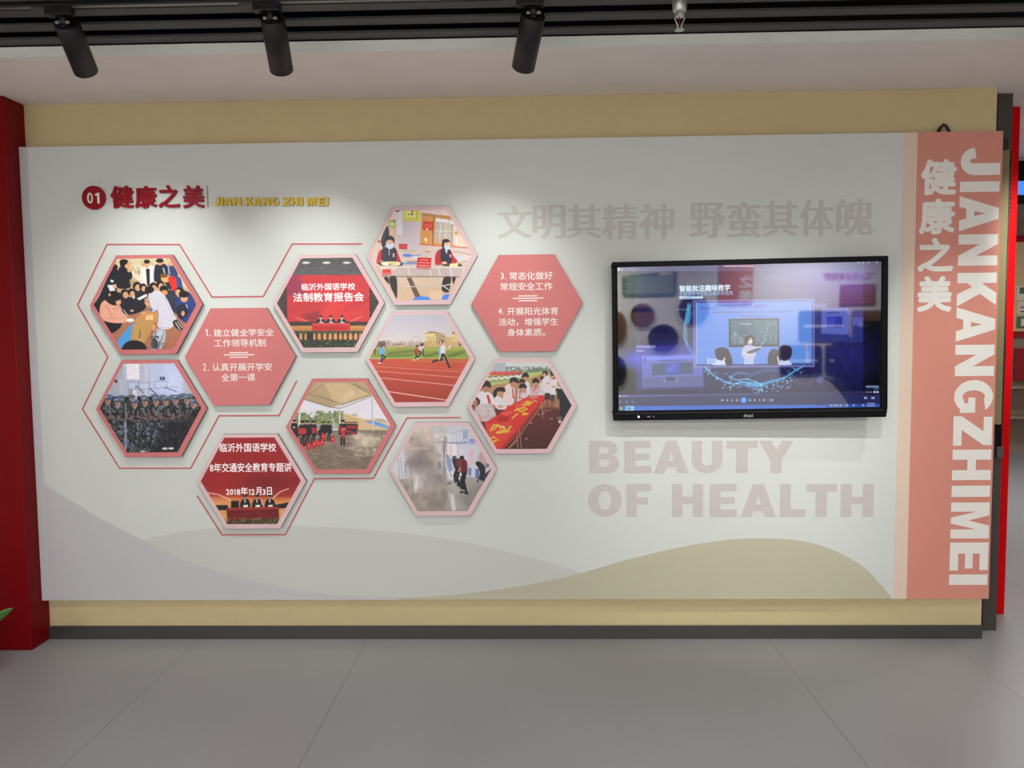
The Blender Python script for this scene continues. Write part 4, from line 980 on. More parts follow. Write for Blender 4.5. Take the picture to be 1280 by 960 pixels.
def paint_traffic(p):
    p.grad(-50, 560, (160,32,36), (142,30,34)); p.grad(540, 640, (142,30,34), (166,58,40)); p.grad(630, 690, (190,96,54), (222,170,110)); p.grad(690, 1000, (200,150,96), (186,134,84))
    p.glow(480,680,330,120,(220,120,70),.5); p.glow(600,540,240,120,(96,22,28),.55); p.glow(260,500,220,120,(170,36,40),.4)
    for pts in ([(165,598),(240,610),(300,635),(345,665)],[(735,570),(680,590),(640,625),(610,660)]): p.line(pts,9,(236,190,180),.85,8)
    p.poly([(200,680),(345,665),(345,640),(180,610)],(232,170,140),.25,20)
    p.rect(180,685,310,722,(34,28,26)); p.poly([(600,690),(770,660),(770,700),(640,712)],(34,28,26)); p.rect(200,722,760,800,(206,152,94),.9); p.line([(220,760),(300,760)],5,(230,180,120),.6)
    p.rect(332,655,388,706,(28,22,24))
    for x in (430,515,605):
        p.blob([(x-32,700),(x-27,655),(x,638),(x+28,652),(x+36,700)], (26,22,28)); p.ell(x,630,15,19,(170,116,96)); p.ell(x,616,17,11,(26,20,22)); p.poly([(x-7,650),(x+7,650),(x,675)],(206,200,206)); p.poly([(x-12,686),(x+20,682),(x+22,698),(x-10,702)],(240,232,226))
    p.poly([(300,705),(668,695),(672,800),(305,815)], (112,28,30)); p.poly([(300,705),(668,695),(668,712),(302,722)],(146,50,44)); p.line([(318,735),(480,730),(480,790),(320,795),(318,735)],4,(76,18,22)); p.line([(500,730),(655,724),(655,784),(500,790),(500,730)],4,(76,18,22)); p.line([(488,712),(490,800)],4,(80,20,24)); p.line([(545,650),(550,680)],8,(220,200,190),.8)
    p.poly([(290,800),(420,790),(560,785),(672,775),(672,860),(290,860)], (58,48,34)); p.speck((290,775,680,840),(104,112,64),10,.55,.8,3); p.speck((290,775,680,840),(150,100,60),9,.66,.7,9)
    p.grain(.06, 8)

G_ROSE, G_PALE = 'hexagonal photo boards', 'hexagonal photo boards'
boards = [
 ('photo_board', 182.5, 381, 141, M_hex_rose, 'rose framed hexagon photo of pupils watching a first aid lesson on a brick floor', paint_first_aid, (100,305,6.62), 1.15, ()),
 ('photo_board', 189, 511, 139, M_hex_rose, 'rose framed hexagon photo of rows of people in camouflage uniforms in a hall', paint_soldiers, (110,440,6.857), 1.1, ()),
 ('photo_board', 410.8, 379.5, 139.7, M_hex_pale, 'pale pink framed hexagon photo of a stage with red backdrop and dark ceiling', paint_report, (335,310,7.11), 0.92,
   ((glyphs('临沂外国语学校', spread=0.022), (298,312,775,375), (255,250,255)), (glyphs('法制教育报告会', spread=0.022), (222,395,852,478), (255,250,255)))),
 ('photo_board', 527, 320, 140, M_hex_pale, 'pale pink framed hexagon photo of two masked pupils with food trays, topmost of the hexagons', paint_canteen, (450,250,6.857), 1.15, ()),
 ('photo_board', 525.1, 449, 137.5, M_hex_pale, 'pale pink framed hexagon photo of runners on a red running track', paint_track, (450,380,6.857), 1.0, ()),
 ('photo_board', 652.6, 508, 137.3, M_hex_pale, 'pale pink framed hexagon photo of children signing a long red table cloth', paint_signing, (580,440,7.11), 1.0, ()),
 ('photo_board', 426, 533, 137.5, M_hex_rose, 'rose framed hexagon photo of a fire drill under a tan canopy', paint_drill, (350,465,6.86), 1.15, ()),
 ('photo_board', 553.2, 586.6, 135.7, M_hex_pale, 'pale pink framed hexagon photo of people fleeing grey smoke indoors', paint_smoke, (480,520,7.11), 1.15, ()),
 ('photo_board', 314.3, 602, 136.7, M_hex_pale, 'pale pink framed hexagon photo of a dark red stage, lowest of the hexagons', paint_traffic, (230,510,5.644), 1.15,
   ((glyphs('临沂外国语学校', spread=0.014), (252,248,650,310), (244,236,236)), (glyphs('8年交通安全教育专题讲', spread=0.014), (182,387,758,452), (244,236,236)), *[((cap('1') if t == '1' else glyphs(t, spread=0.02)), (x0,(572 if t.isdigit() else 558),x1,(613 if t.isdigit() else 615)), (244,236,236)) for t, x0, x1 in (('2',297,320),('0',324,347),('1',352,364),('8',372,396),('年',400,450),('1',456,468),('2',474,498),('月',506,546),('3',553,576),('日',586,620))])),
]
for name, cx, cy, w, m, label, painter, crop, gain, text in boards:
    o, c, ww = hex_board(name, cx, cy, w, m, label, 'photo board', 'hexagonal photo boards')
    add_print(o, c, ww, painter, crop, gain, text=text)

def text_board(cx, cy, w, label, lines, rules):
    o, c, ww = hex_board('text_board', cx, cy, w, M_hex_rose, label, 'text board', 'hexagonal text boards')
    off = Vector((c[0], YP, c[2]))
    for pieces in lines:
        letters(o, 'text_line', M_letterwhite, [((cap('1') if t == '1' else glyphs(t, spread=0.010)), b, {}) for t, b in pieces], YB-0.0006, off, 'white Chinese text')
    for x0, x1, y in rules:
        a = at(x0, y, YB); b = at(x1, y, YB)
        MB().box(a[0]-off.x, b[0]-off.x, YB-0.0006-off.y, YB-off.y, a[2]-0.0026-off.z, a[2]+0.0026-off.z).build('text_rule', M_letterwhite, o)
text_board(300.1, 446, 139, 'plain rose hexagon with white text points 1 and 2',
   [[('1', (256.6,411.6,259.6,420)), ('.', (261.6,418.6,263,420)), ('建立健全学安全', (267,411,342.3,420.4))], [('工作领导机制', (267.6,423.8,332.1,433.6))],
    [('2', (253.7,454.4,257.6,463.2)), ('.', (259.6,461.8,261,463.2)), ('认真开展开学安', (265.2,453.7,340.2,463.7))], [('全第一课', (276.7,466.8,319,476.6))]],
   [(287.2,310,440.9), (279.7,317.9,443.7), (287.2,310,446.6)])
text_board(658.7, 379, 139.3, 'plain rose hexagon with white text points 3 and 4',
   [[('3', (625.8,340.8,629.8,348.8)), ('.', (631.4,347.4,632.8,348.8)), ('常态化做好', (637,339.6,690.8,349.6))], [('常规安全工作', (625.6,353,690.4,363))],
    [('4', (622.8,385,627.4,393)), ('.', (628.8,391.6,630.2,393)), ('开展阳光体育', (634,384,697.8,393.8))], [('活动，增强学生', (623.3,397.5,697.8,407.2))], [('身体素质。', (634,410.6,681.4,420.2))]],
   [(648.3,671.6,370), (640.8,679.5,373), (648.3,671.6,376)])
# ------------------------------------------------------------------ interactive display screen
TVC = np.array([1.078, -0.17, 1.578]); TVW, TVH, TRO, TYA = 1.338, 0.789, 0.009, 0.022
M_bezel = mat('bezel_black', (7, 7, 8), 0.45, spec=0.12)
M_housing = mat('housing_black', (20, 20, 21), 0.5)
tv = empty('wall_screen', tuple(TVC), 'large black interactive flat screen showing a blue lesson video', 'screen', rot=(0, -TRO, -TYA))
tvM = Euler((0, -TRO, -TYA)).to_matrix()
def tv_world(P):
    return np.asarray(P) @ np.array(tvM).T + TVC
hw_, hh_ = TVW/2, TVH/2
ax0, ax1, az0, az1 = -hw_+0.0225, hw_-0.0275, -hh_+0.046, hh_-0.0225
m = MB()
m.box(-hw_, hw_, 0, 0.035, az1, hh_); m.box(-hw_, hw_, 0, 0.035, -hh_, az0)
m.box(-hw_, ax0, 0, 0.035, az0, az1); m.box(ax1, hw_, 0, 0.035, az0, az1)
m.build('bezel', M_bezel, tv, bevel=0.004)
MB().box(-hw_+0.012, hw_-0.012, 0.03, 0.072, -hh_+0.012, hh_-0.012).build('housing', M_housing, tv, bevel=0.008)
MB().box(-0.35, 0.35, 0.07, 0.1005, -0.22, 0.22).build('wall_bracket', M_housing, tv, bevel=0.003)
MB().box(-hw_+0.012, hw_-0.012, -0.0012, 0.002, -hh_+0.0355, -hh_+0.0375).build('bezel_seam', mat('bezel_seam', (52,52,54), 0.3), tv)
def tv_glyph(vf, box, Y):
    """box in zoomed drawing units of the screen picture"""
    x0, y0, x1, y1 = [box[0]/3.282+740, box[1]/3.282+300, box[2]/3.282+740, box[3]/3.282+300]
    v, f = vf
    def loc(px, py):
        d = _fw*FPX + _ri*(px-640) - _up*(py-480)
        n = np.array(tvM) @ np.array([0, 1, 0]); o = TVC + n*Y
        P = CAM + d*((o-CAM) @ n)/(d @ n)
        return np.array(tvM).T @ (P-TVC)
    a = loc(x0, (y0+y1)/2); b = loc(x1, (y0+y1)/2); c = loc((x0+x1)/2, y1); e = loc((x0+x1)/2, y0)
    return fit((v, f), a[0], b[0], c[2], e[2], Y)
v, f = tv_glyph(glyphs('eFound', spread=0.02), (622, 714, 660, 727), -0.0008)
MB().add(v, f).build('maker_mark', mat('mark_grey', (150,150,150), 0.5), tv)
led = MB().lathe([(0.0045, 0), (0.0045, 0.002)], (-hw_+0.124, 0.0, -hh_+0.019), (0,-1,0), n=16)
led.build('power_light', mat('led_white', (235,238,255), 0.3, emit=3.0), tv)
m = MB()
for x in (0.168, 0.176, 0.196): m.box(-hw_+x, -hw_+x+0.005, -0.0008, 0.002, -hh_+0.016, -hh_+0.022)
m.build('port_marks', mat('mark_grey', (150,150,150), 0.5), tv)

def paint_screen(p):
    p.C[:] = (10, 10, 14)
    x, y = p.x, p.y
    # window of the player
    p.grad(-50, 900, (46,44,92), (16,15,50), -100, 1113)
    p.rect(-50,80,176,690,(6,6,8),1,10)
    p.grad(-50, 800, (20,20,30), (8,8,10), 1114, 2000)
    p.glow(960,170,330,190,(120,104,190),.75); p.glow(1060,120,160,120,(140,110,206),.5); p.glow(760,160,220,120,(120,120,160),.4)
    p.glow(650,470,420,260,(42,44,120),.6); p.glow(1060,470,200,160,(40,40,130),.6)
    p.grad(-50, 128, (92,94,138), (84,84,128), -100, 1113); p.glow(900,120,260,70,(150,146,200),.7)
    p.rect(100,100,150,690,(8,8,10),.55,20); p.rect(104,112,176,128,(110,112,150),.7); p.rect(106,114,114,126,(200,206,230)); p.rect(121,117,125,125,(180,186,220))
    for k in range(16): p.rect(542+7.6*k,104,547+7.6*k,110,(236,236,246),.85)
    for q in (1088,1108,1130,1164): p.rect(q,88,q+9,96,(190,196,220),.6)
    # ring of light lines
    rng = random.Random(3)
    C1 = (92, 190, 236)
    arcpts = [(395,262),(388,300),(380,345),(378,400),(392,440),(412,480),(440,505)]
    p.line(arcpts,6,C1,.8,5); p.line([(x_+8,y_+6) for x_,y_ in arcpts],3,(150,220,255),.7)
    for _ in range(16):
        k = rng.randrange(len(arcpts)-1); a = arcpts[k]; b = arcpts[min(len(arcpts)-1,k+1+rng.randrange(2))]
        p.line([(a[0]+rng.uniform(-6,14),a[1]+rng.uniform(-6,8)),(b[0]+rng.uniform(-6,18),b[1]+rng.uniform(-6,8))],1.8,(110,200,246),.8)
    p.poly([(395,262),(410,300),(402,340),(384,345)],(70,160,220),.7,8); p.line([(350,285),(395,285)],3,(120,200,240),.7,6)
    low = [(455,505),(470,530),(500,555),(540,580),(575,592),(620,582),(660,588),(710,590),(760,575),(800,560),(835,535),(870,515)]
    p.line(low,8,(60,150,220),.55,10); p.line(low,4,(110,206,250),.9,4)
    p.line([(575,592),(565,560),(600,545),(640,550)],7,(70,150,206),.8,8); p.line([(565,560),(590,575),(640,570),(690,590),(700,622)],4,(120,210,250),.9); p.line([(640,590),(680,600),(720,580),(770,575)],9,(60,160,226),.7,8); p.line([(640,560),(700,535),(760,535)],10,(56,110,180),.6,12)
    p.poly([(600,586),(700,588),(720,600),(640,606)],(70,180,236),.7,8)
    for _ in range(60):
        t = rng.random(); k = min(int(t*(len(low)-1)), len(low)-2); a = low[k]
        q = (a[0]+rng.uniform(-14,40), a[1]+rng.uniform(-4,36)); r = (q[0]+rng.uniform(-24,24), q[1]+rng.uniform(-14,20))
        p.line([q, r],1.6,(100,190,240),.7); p.ell(r[0],r[1],2.4,2.4,(190,236,255),.9,2)
    for a,b,c in [((815,520),(845,510),(848,540)),((800,535),(846,575),(830,585))]: p.line([a,b,c,a],1.6,(120,190,240),.7)
    for _ in range(40): p.ell(rng.uniform(420,900),rng.uniform(520,626),1.8,1.8,(130,180,230),.7,2)
    p.ell(935,572,16,16,(100,104,190),.6,12); p.line([(890,600),(900,570),(920,545)],6,(90,94,150),.5,8)
    # small window lower left
    p.glow(190,490,120,60,(70,80,255),.95); p.glow(330,480,240,80,(80,90,236),.6)
    p.poly([(180,436),(455,432),(462,610),(184,614)],(72,74,170),.55,8); p.rect(182,432,260,443,(150,150,220),.8); p.rect(182,452,214,457,(190,196,240),.8)
    p.poly([(204,474),(452,466),(456,600),(206,606)],(106,116,206),.8,5); p.poly([(206,480),(450,472),(450,486),(206,494)],(120,140,255),.8,6); p.line([(280,497),(380,492)],5,(60,60,130),.8)
    p.poly([(246,508),(414,500),(414,548),(246,556)],(54,76,110),.95,4); p.poly([(300,508),(360,505),(356,546),(300,548)],(60,80,206),.9,8); p.line([(318,540),(334,512)],3,(130,150,240),.8)
    p.poly([(206,566),(455,556),(455,600),(206,604)],(84,88,140),.8,5); p.rect(304,562,340,582,(58,62,90)); p.line([(296,566),(296,580),(350,580),(350,562)],4,(130,140,210),.8); p.rect(212,486,222,500,(60,70,170))
    # ghost windows at the right
    p.poly([(846,290),(1112,286),(1112,420),(846,414)],(60,76,170),.45,6); p.poly([(942,280),(1054,278),(1052,388),(940,384)],(110,124,216),.7,5); p.poly([(964,315),(1028,313),(1026,362),(966,360)],(44,48,160),.95,4); p.line([(965,300),(1010,298)],8,(60,66,150),.7); p.poly([(970,318),(1000,316),(990,358),(968,358)],(70,80,200),.6,6)
    p.poly([(908,260),(964,258),(964,278),(908,282)],(150,146,206),.5,5); p.poly([(1070,316),(1112,316),(1112,350),(1070,350)],(90,104,210),.6,5)
    # lesson window
    p.poly([(412,246),(914,240),(914,522),(414,526)],(120,120,190),.55,3); p.line([(418,250),(910,243),(910,517),(420,520),(418,250)],2.2,(150,160,226),.9)
    p.poly([(426,258),(902,250),(902,510),(428,514)],(90,138,230),1,3)
    i = p._near(426,248,904,516); ins = (p.x[i] > 430) & (p.x[i] < 898) & (p.y[i] > 260) & (p.y[i] < 508)
    p._mix(i, np.where(ins, .6*np.clip(1-(p.y[i]-255)/260,0,1), 0), (110,152,236)); p._mix(i, np.where(ins & (p.x[i]>770), .35, 0), (96,140,220))
    p.line([(428,258),(428,512)],3,(200,216,250),.8); p.line([(428,513),(902,508)],4,(30,30,80),.9)
    p.rect(430,436,900,508,(108,158,230),.35,5)
    p.poly([(561,324),(768,320),(768,437),(562,440)],(52,38,48),1,3); p.poly([(568,330),(761,326),(761,428),(569,431)],(66,104,118),1,3); p.poly([(590,380),(610,335),(660,338),(660,392),(600,400)],(56,78,92),.6,8)
    for a,b in [((585,425),(586,378)),((586,378),(612,426)),((600,385),(622,420)),((570,404),(592,378)),((612,426),(612,402)),((620,392),(640,392)),((700,405),(722,360)),((735,410),(735,386)),((755,418),(755,390)),((740,345),(752,338)),((720,350),(735,340)),((690,380),(700,372))]: p.line([a,b],1.8,(170,200,206),.85)
    for k in range(26):
        xx = 608+(k*37)%150; yy = 340+(k*23)%80; p.line([(xx,yy),(xx+6+(k%3)*4,yy+(k%2)*3)],2,(176,200,206),.6)
    for k in range(6): p.line([(610+8*k,342+(k%2)*3),(615+8*k,346)],3,(220,226,230),.8)
    p.ell(727,376,4,3,(200,90,90),.8)
    # teacher
    p.blob([(628,425),(626,400),(645,390),(664,400),(666,430),(655,440),(636,436)],(44,30,44)); p.ell(647,414,12,15,(236,214,220)); p.blob([(630,410),(640,392),(660,398),(662,412),(650,402),(638,420)],(44,30,44)); p.line([(640,422),(652,424)],2,(160,80,90),.8); p.line([(642,410),(656,409)],2,(60,60,90),.7)
    p.blob([(614,470),(620,440),(640,430),(664,436),(672,460),(664,490),(630,490)],(196,190,214)); p.poly([(626,486),(662,486),(664,510),(622,510)],(176,196,236),1,3); p.poly([(634,460),(664,448),(694,438),(690,450),(660,464),(640,466)],(70,84,104),1,3); p.line([(622,460),(640,472),(655,470)],6,(226,206,216)); p.line([(664,440),(690,440)],6,(210,206,226)); p.line([(690,440),(715,402)],2,(210,220,236))
    # pupils
    def pupil(cx, flip):
        s = -1 if flip else 1
        q = lambda a, b: (cx+s*a, b)
        p.blob([q(-42,512),q(-36,498),q(-14,486),q(12,498),q(22,512)],(206,220,246)); p.blob([q(14,512),q(8,470),q(22,455),q(36,480),q(38,512)],(44,32,52)); p.ell(cx-s*2,480,14,18,(226,206,214)); p.blob([q(-30,470),q(-28,448),q(0,440),q(24,450),q(24,474),q(8,482),q(-4,494),q(-22,488)],(48,36,54))
    pupil(536, False)
    p.blob([(724,510),(724,470),(738,448),(760,452),(770,480),(766,510)],(46,32,52)); p.blob([(765,512),(772,496),(792,488),(812,500),(818,512)],(206,220,246)); p.blob([(762,470),(768,440),(792,430),(816,440),(820,466),(808,490),(790,496),(772,488)],(44,34,66)); p.line([(762,480),(766,500)],5,(240,236,246))
    p.rect(474,486,512,508,(196,210,236),.6); p.rect(480,492,508,506,(140,176,232),.8); p.line([(472,480),(476,510)],3,(206,220,246),.8); p.line([(878,425),(884,500)],5,(180,170,200),.6); p.ell(878,430,8,16,(170,150,170),.6); p.rect(876,455,892,505,(150,170,230),.6)
    # title box
    p.rect(358,230,456,242,(196,226,250),.95,3); p.line([(366,236),(410,236)],3,(120,150,190),.8)
    # popup small text rows
    for k in range(34):
        if k not in (22,): p.rect(498+9.6*k,294+.0*k-(k*.1),505+9.6*k,301-(k*.1),(104,92,150),.75,3)
    for k in range(12): p.rect(610+9*k,309,616.5+9*k,316,(104,92,150),.75,3)
    # control bars
    p.grad(634, 676, (44,46,96), (40,42,88)); p.line([(104,641),(690,632)],3,(120,150,240),.95); p.line([(690,632),(1176,624)],2.4,(52,56,96),.9)
    p.grad(676, 900, (44,104,206), (40,92,190)); p.grad(668, 900, (48,84,170), (32,62,140), 960)
    p.poly([(96,634),(1190,618),(1190,632),(96,640)],(60,58,110),.5,4)
    i = p._near(96,664,1190,720); t_ = 684-(p.x[i]-104)*.0095
    p._mix(i, np.clip((t_-p.y[i]-2)/3+.5,0,1), (42,44,92))
    p.ell(622,657,13,13,(40,140,246)); p.line([(619,652),(619,662)],2,(220,236,255)); p.line([(625,652),(625,662)],2,(220,236,255))
    for q,w in ((534,9),(555,6),(574,6),(594,8),(648,8),(668,7),(688,5),(706,8),(730,4),(736,4),(742,4)): p.rect(q-w/2,657-4-(q-622)*.004,q+w/2,657+4,(210,214,236),.8)
    for q in (116,142,168): p.ell(q,664,5,4,(170,174,206),.8); p.ell(q,664,2.5,2,(60,62,108))
    p.rect(112,638,118,643,(236,240,255)); p.rect(124,638,142,642,(170,180,220),.8)
    p.rect(108,682,132,700,(40,70,100),.9); p.ell(120,691,7,7,(120,170,150)); p.rect(139,681,172,701,(150,206,250)); p.rect(144,686,158,698,(60,120,220)); p.ell(163,691,5,6,(120,190,120))
    for q in (980,994,1005,1020,1046,1074,1112): p.rect(q-4,674,q+4,682,(200,210,240),.7)
    p.rect(1130,668,1160,673,(190,196,226),.7); p.rect(1128,677,1164,682,(190,196,226),.7); p.rect(1116,644,1128,652,(200,204,230),.8); p.rect(1146,644,1160,652,(200,204,230),.8)
    p.rect(1120,594,1178,616,(24,36,60),.9); p.rect(1124,598,1176,605,(150,180,210),.8); p.rect(1158,607,1176,613,(60,130,200),.8); p.rect(1122,622,1150,626,(150,160,190),.7); p.rect(1156,620,1163,627,(236,240,255)); p.rect(1168,620,1175,627,(236,240,255))
    p.grain(.05, 5)

nx, ny = 560, 320
gx = np.linspace(ax0+0.004, ax1-0.004, nx); gz = np.linspace(az1-0.004, az0+0.004, ny)
GX, GZ = np.meshgrid(gx, gz)
SL = np.stack([GX.ravel(), np.full(GX.size, 0.006), GZ.ravel()], 1)
px, py = proj(tv_world(SL))
sp = Paint((px-740)*3.282, (py-300)*3.282)
paint_screen(sp)
YS = 0.0056
txt = [(*tv_glyph(glyphs('智能批注趣味教学', spread=0.03), (358,184,568,210), YS), (206,236,255)),
       (*tv_glyph(glyphs('手势擦除书写批注缩放和拖拽', spread=0.01), (358,210,578,228), YS), (120,170,220)),
       (*tv_glyph(glyphs('eFound 方正', spread=0.01), (443,270,520,285), YS), (104,92,160)),
       (*tv_glyph(glyphs('产品特点-智能批注  趣味教学', spread=0.01), (540,264,720,281), YS), (120,86,170))]
SCREEN_LIGHT, SCREEN_MIRROR = 0.80, 0.125
M_screen = screen_mat('lit_screen_glass', SCREEN_LIGHT, SCREEN_MIRROR)
grid_mesh('screen', SL, nx, ny, sp.C, M_screen, tv, txt)
MB().box(ax0-0.002, ax1+0.002, 0.008, 0.034, az0-0.002, az1+0.002).build('screen_surround', M_void, tv)

# ------------------------------------------------------------------ track, spotlights, sprinkler
M_lampblack = mat('lamp_black', (22, 21, 21), 0.45, spec=0.5)
M_chrome = mat('chrome', (214, 214, 208), 0.38, metal=0.75)
M_steel = mat('screw_steel', (150, 148, 144), 0.35, metal=0.9)
YT = -1.06
t_ = empty('lighting_track', (0, YT, 2.898), 'long black lighting track under the ceiling slats', 'lighting track')
MB().box(-4.2, 4.2, -0.017, 0.017, -0.036, 0).build('rail', M_lampblack, t_, bevel=0.002)
MB().box(-4.2, 4.2, -0.006, 0.006, -0.0375, -0.0355).build('conductor_slot', M_steel, t_)

def spotlight(top_px, bot_px, label, watts=SPOT_W, xz=None, YT=YT, cone=70, aim=None):
    if xz is None:
        T = at(*top_px, YT+0.02); B = at(*bot_px, YT+0.19)
    else:
        T, B = np.array(xz[0]), np.array(xz[1])
    T, B = Vector(T), Vector(B)
    d = (B-T).normalized(); L = (B-T).length
    root = empty('track_spotlight', tuple(T), label, 'spotlight', 'black track spotlights')
    zr = 2.8622 - T.z
    # adapter clipped into the track
    a = MB().box(-0.062, 0.038, YT-T.y-0.018, YT-T.y+0.018, zr-0.034, zr-0.0006)
    a.build('track_adapter', M_lampblack, root, bevel=0.003)
    MB().box(-0.115, -0.062, YT-T.y-0.016, YT-T.y+0.016, zr-0.013, zr-0.001).build('adapter_latch', M_slat, root, bevel=0.002)
    MB().lathe([(0.014, zr-0.066), (0.014, zr-0.03)], (0, YT-T.y, 0), None, n=20).build('stem', M_lampblack, root)
    MB().tube([(0, YT-T.y, zr-0.06), (0, (YT-T.y)*.5, (zr-0.06)*.5), tuple(d*0.012)], 0.011, 10).build('yoke', M_lampblack, root)
    m = MB()
    for s in (-1, 1): m.lathe([(0.0075, 0), (0.0075, 0.014), (0.004, 0.018)], (s*0.010, YT-T.y-0.006, zr-0.058), (s, 0, 0), n=14)
    m.build('pivot_screws', M_steel, root)
    R = 0.046
    MB().lathe([(0.002, 0.001), (R-0.004, 0.0), (R, 0.005), (R, L-0.001), (R-0.004, L), (R-0.007, L-0.004), (R-0.009, L-0.045)], (0,0,0), d, n=40, cap=False).build('cylinder_housing', M_lampblack, root)
    MB().lathe([(0.001, L-0.045), (R-0.009, L-0.044)], (0,0,0), d, n=32, cap=False).build('lens', mat('lamp_lens', (255,246,230), 0.3, emit=6.0), root)
    li = bpy.data.lights.new('spot_beam', 'SPOT')
    li.energy = watts; li.spot_size = math.radians(cone); li.spot_blend = 1.0; li.shadow_soft_size = 0.014
    li.color = (0.99, 1.0, 0.95)
    lo = bpy.data.objects.new('spot_beam', li)
    COL.objects.link(lo)
    lo.parent = root
    lo.location = d*(L+0.004)
    ax = (d + Vector((0, -0.15, -0.28))).normalized() if aim is None else (Vector(aim)-B).normalized()
    lo.rotation_euler = ax.to_track_quat('-Z', 'Y').to_euler()
    return root
spotlight((83, 28.5), (107.5, 89), 'black cylinder spotlight above the first photo hexagons, next to the red column')
spotlight((340.4, 22.3), (352, 87.5), 'black cylinder spotlight in the middle of the three, hanging straight above the stage photo')
spotlight((667, 18), (654, 84), 'black cylinder spotlight tilted left, nearest to the silver sprinkler')
spotlight(None, None, 'black cylinder spotlight outside the picture lighting the pink end strip', SPOT_W*1.0, ((2.12, YT+0.01, 2.78), (2.125, YT+0.165, 2.58)))
spotlight(None, None, 'black cylinder spotlight outside the picture aimed at the red post', SPOT_W*3.0, ((2.95, YT+0.01, 2.78), (2.90, YT+0.165, 2.56)), aim=(2.66, 0.34, 1.9), cone=50)
spotlight(None, None, 'black cylinder spotlight on the near side, lighting the screen from its left', SPOT_W*1.7, ((0.80, YT-0.7, 2.79), (0.82, YT+0.10-0.7, 2.66)), YT-0.7, 50, (0.95, -0.06, 1.22))
spotlight(None, None, 'black cylinder spotlight on the near side, lighting the screen from its right', SPOT_W*1.7, ((1.40, YT-0.7, 2.79), (1.38, YT+0.10-0.7, 2.66)), YT-0.7, 50, (1.2, -0.06, 1.22))
t2 = empty('lighting_track', (0, YT-0.7, 2.898), 'second black lighting track nearer the middle of the room', 'lighting track')
MB().box(-4.2, 4.2, -0.017, 0.017, -0.036, 0).build('rail', M_lampblack, t2, bevel=0.002)

S0 = at(849.5, 38, -1.13)
spk = empty('fire_sprinkler', tuple(S0), 'small chrome pendent sprinkler head hanging between the ceiling slats', 'sprinkler')
MB().lathe([(0.0005,0.0),(0.017,0.0),(0.0175,0.0015),(0.004,0.004)], n=28).build('deflector', M_chrome, spk)
m = MB()
for s in (-1, 1): m.tube([(s*0.005,0,0.004),(s*0.008,0,0.02),(s*0.017,0,0.04),(s*0.014,0,0.052)], 0.0026, 8)
m.build('yoke_arms', M_chrome, spk)
MB().lathe([(0.003,0.004),(0.003,0.045)], n=12).build('glass_bulb', mat('bulb_red', (120,40,40), 0.2), spk)
MB().lathe([(0.012,0.045),(0.0175,0.050),(0.0175,0.060),(0.014,0.062)], n=6, smooth=False).build('hex_nut', M_chrome, spk)
MB().lathe([(0.019,0.062),(0.024,0.070),(0.026,0.092),(0.026,0.112),(0.022,0.114)], n=28).build('cup', M_chrome, spk)
MB().lathe([(0.013,0.112),(0.013,2.96-S0[2])], n=20).build('drop_pipe', mat('pipe_maroon', (70,34,40), 0.5), spk)

# ------------------------------------------------------------------ black strap loop behind the panel's top edge
K = at(1180, 165, -0.03)
lp_ = empty('cable_loop', (K[0], -0.029, 2.56), 'black cable loop poking up behind the top edge of the pink strip', 'cable')
m = MB()
m.tube([(-0.030,0,0),(-0.028,0,0.035),(-0.018,0,0.062),(-0.004,0,0.078),(0.010,0,0.072),(0.022,0,0.052),(0.030,0,0.035),(0.030,0,0)], 0.0075, 10)
m.build('cable', mat('cable_black', (16,16,17), 0.5), lp_)
MB().tube([(-0.034,0.006,0),(-0.030,0.006,0.04),(-0.014,0.006,0.068)], 0.006, 8).build('grey_sleeve', mat('sleeve_grey', (96,98,96), 0.5), lp_)

# ------------------------------------------------------------------ end of the partition: post, backing board, cables, red post
M_post = mat('post_grey', (64, 58, 52), 0.5, noise=(10, 0.08))
M_olive = mat('raw_board', (128, 116, 80), 0.8, noise=(18, 0.10))
def thing1(mb, name, m, label, cat, bevel=None, group=None):
    return tag(mb.build(name, m, bevel=bevel), label, cat, group)
thing1(MB().box(2.414, 2.489, 0.10, 0.17, 0.0, ZC), 'metal_post', M_post, 'dark grey metal post standing behind the right end of the cream partition', 'post', 0.003)
thing1(MB().box(2.30, 2.452, 0.052, 0.072, 1.12, 2.53), 'backing_board', M_olive, 'raw tan backing board edge showing beside the pink strip', 'board', 0.002)
thing1(MB().box(2.352, 2.425, 0.02, 0.05, 2.525, 2.585), 'black_bracket', M_housing, 'black bracket at the top right corner behind the panel', 'bracket', 0.004)
cb = empty('cable_bundle', (2.470, 0.088, 1.0), 'black cables with a coiled sleeve running down in the gap before the red post', 'cable')
M_cab = mat('cable_black', (16,16,17), 0.5)
MB().tube([(0,0,0),(0.006,0,0.5),(-0.004,0,0.95),(0.004,0,1.25),(0,0,1.53)], 0.008, 10).build('cable', M_cab, cb)
MB().tube([(-0.012,0,-0.05),(-0.016,0,0.4),(-0.014,0,0.8),(-0.012,0,1.2),(-0.014,0,1.5)], 0.006, 10).build('cable', M_cab, cb)
MB().tube([(0.013*math.cos(a*.6), 0.010*math.sin(a*.6), 1.22+a*0.0022) for a in range(140)], 0.004, 6).build('coiled_sleeve', M_cab, cb)
MB().box(-0.02, 0.012, -0.012, 0.010, -0.06, 0.0).build('connector', mat('connector_grey', (70,72,74), 0.4), cb, bevel=0.003)
thing1(MB().box(2.632, 2.676, 0.34, 1.05, 0.0, ZC-0.002), 'red_post', mat('post_red', (206, 12, 18), 0.4, spec=0.05), 'tall glossy red panel end standing behind the partition at the right', 'post', 0.003)

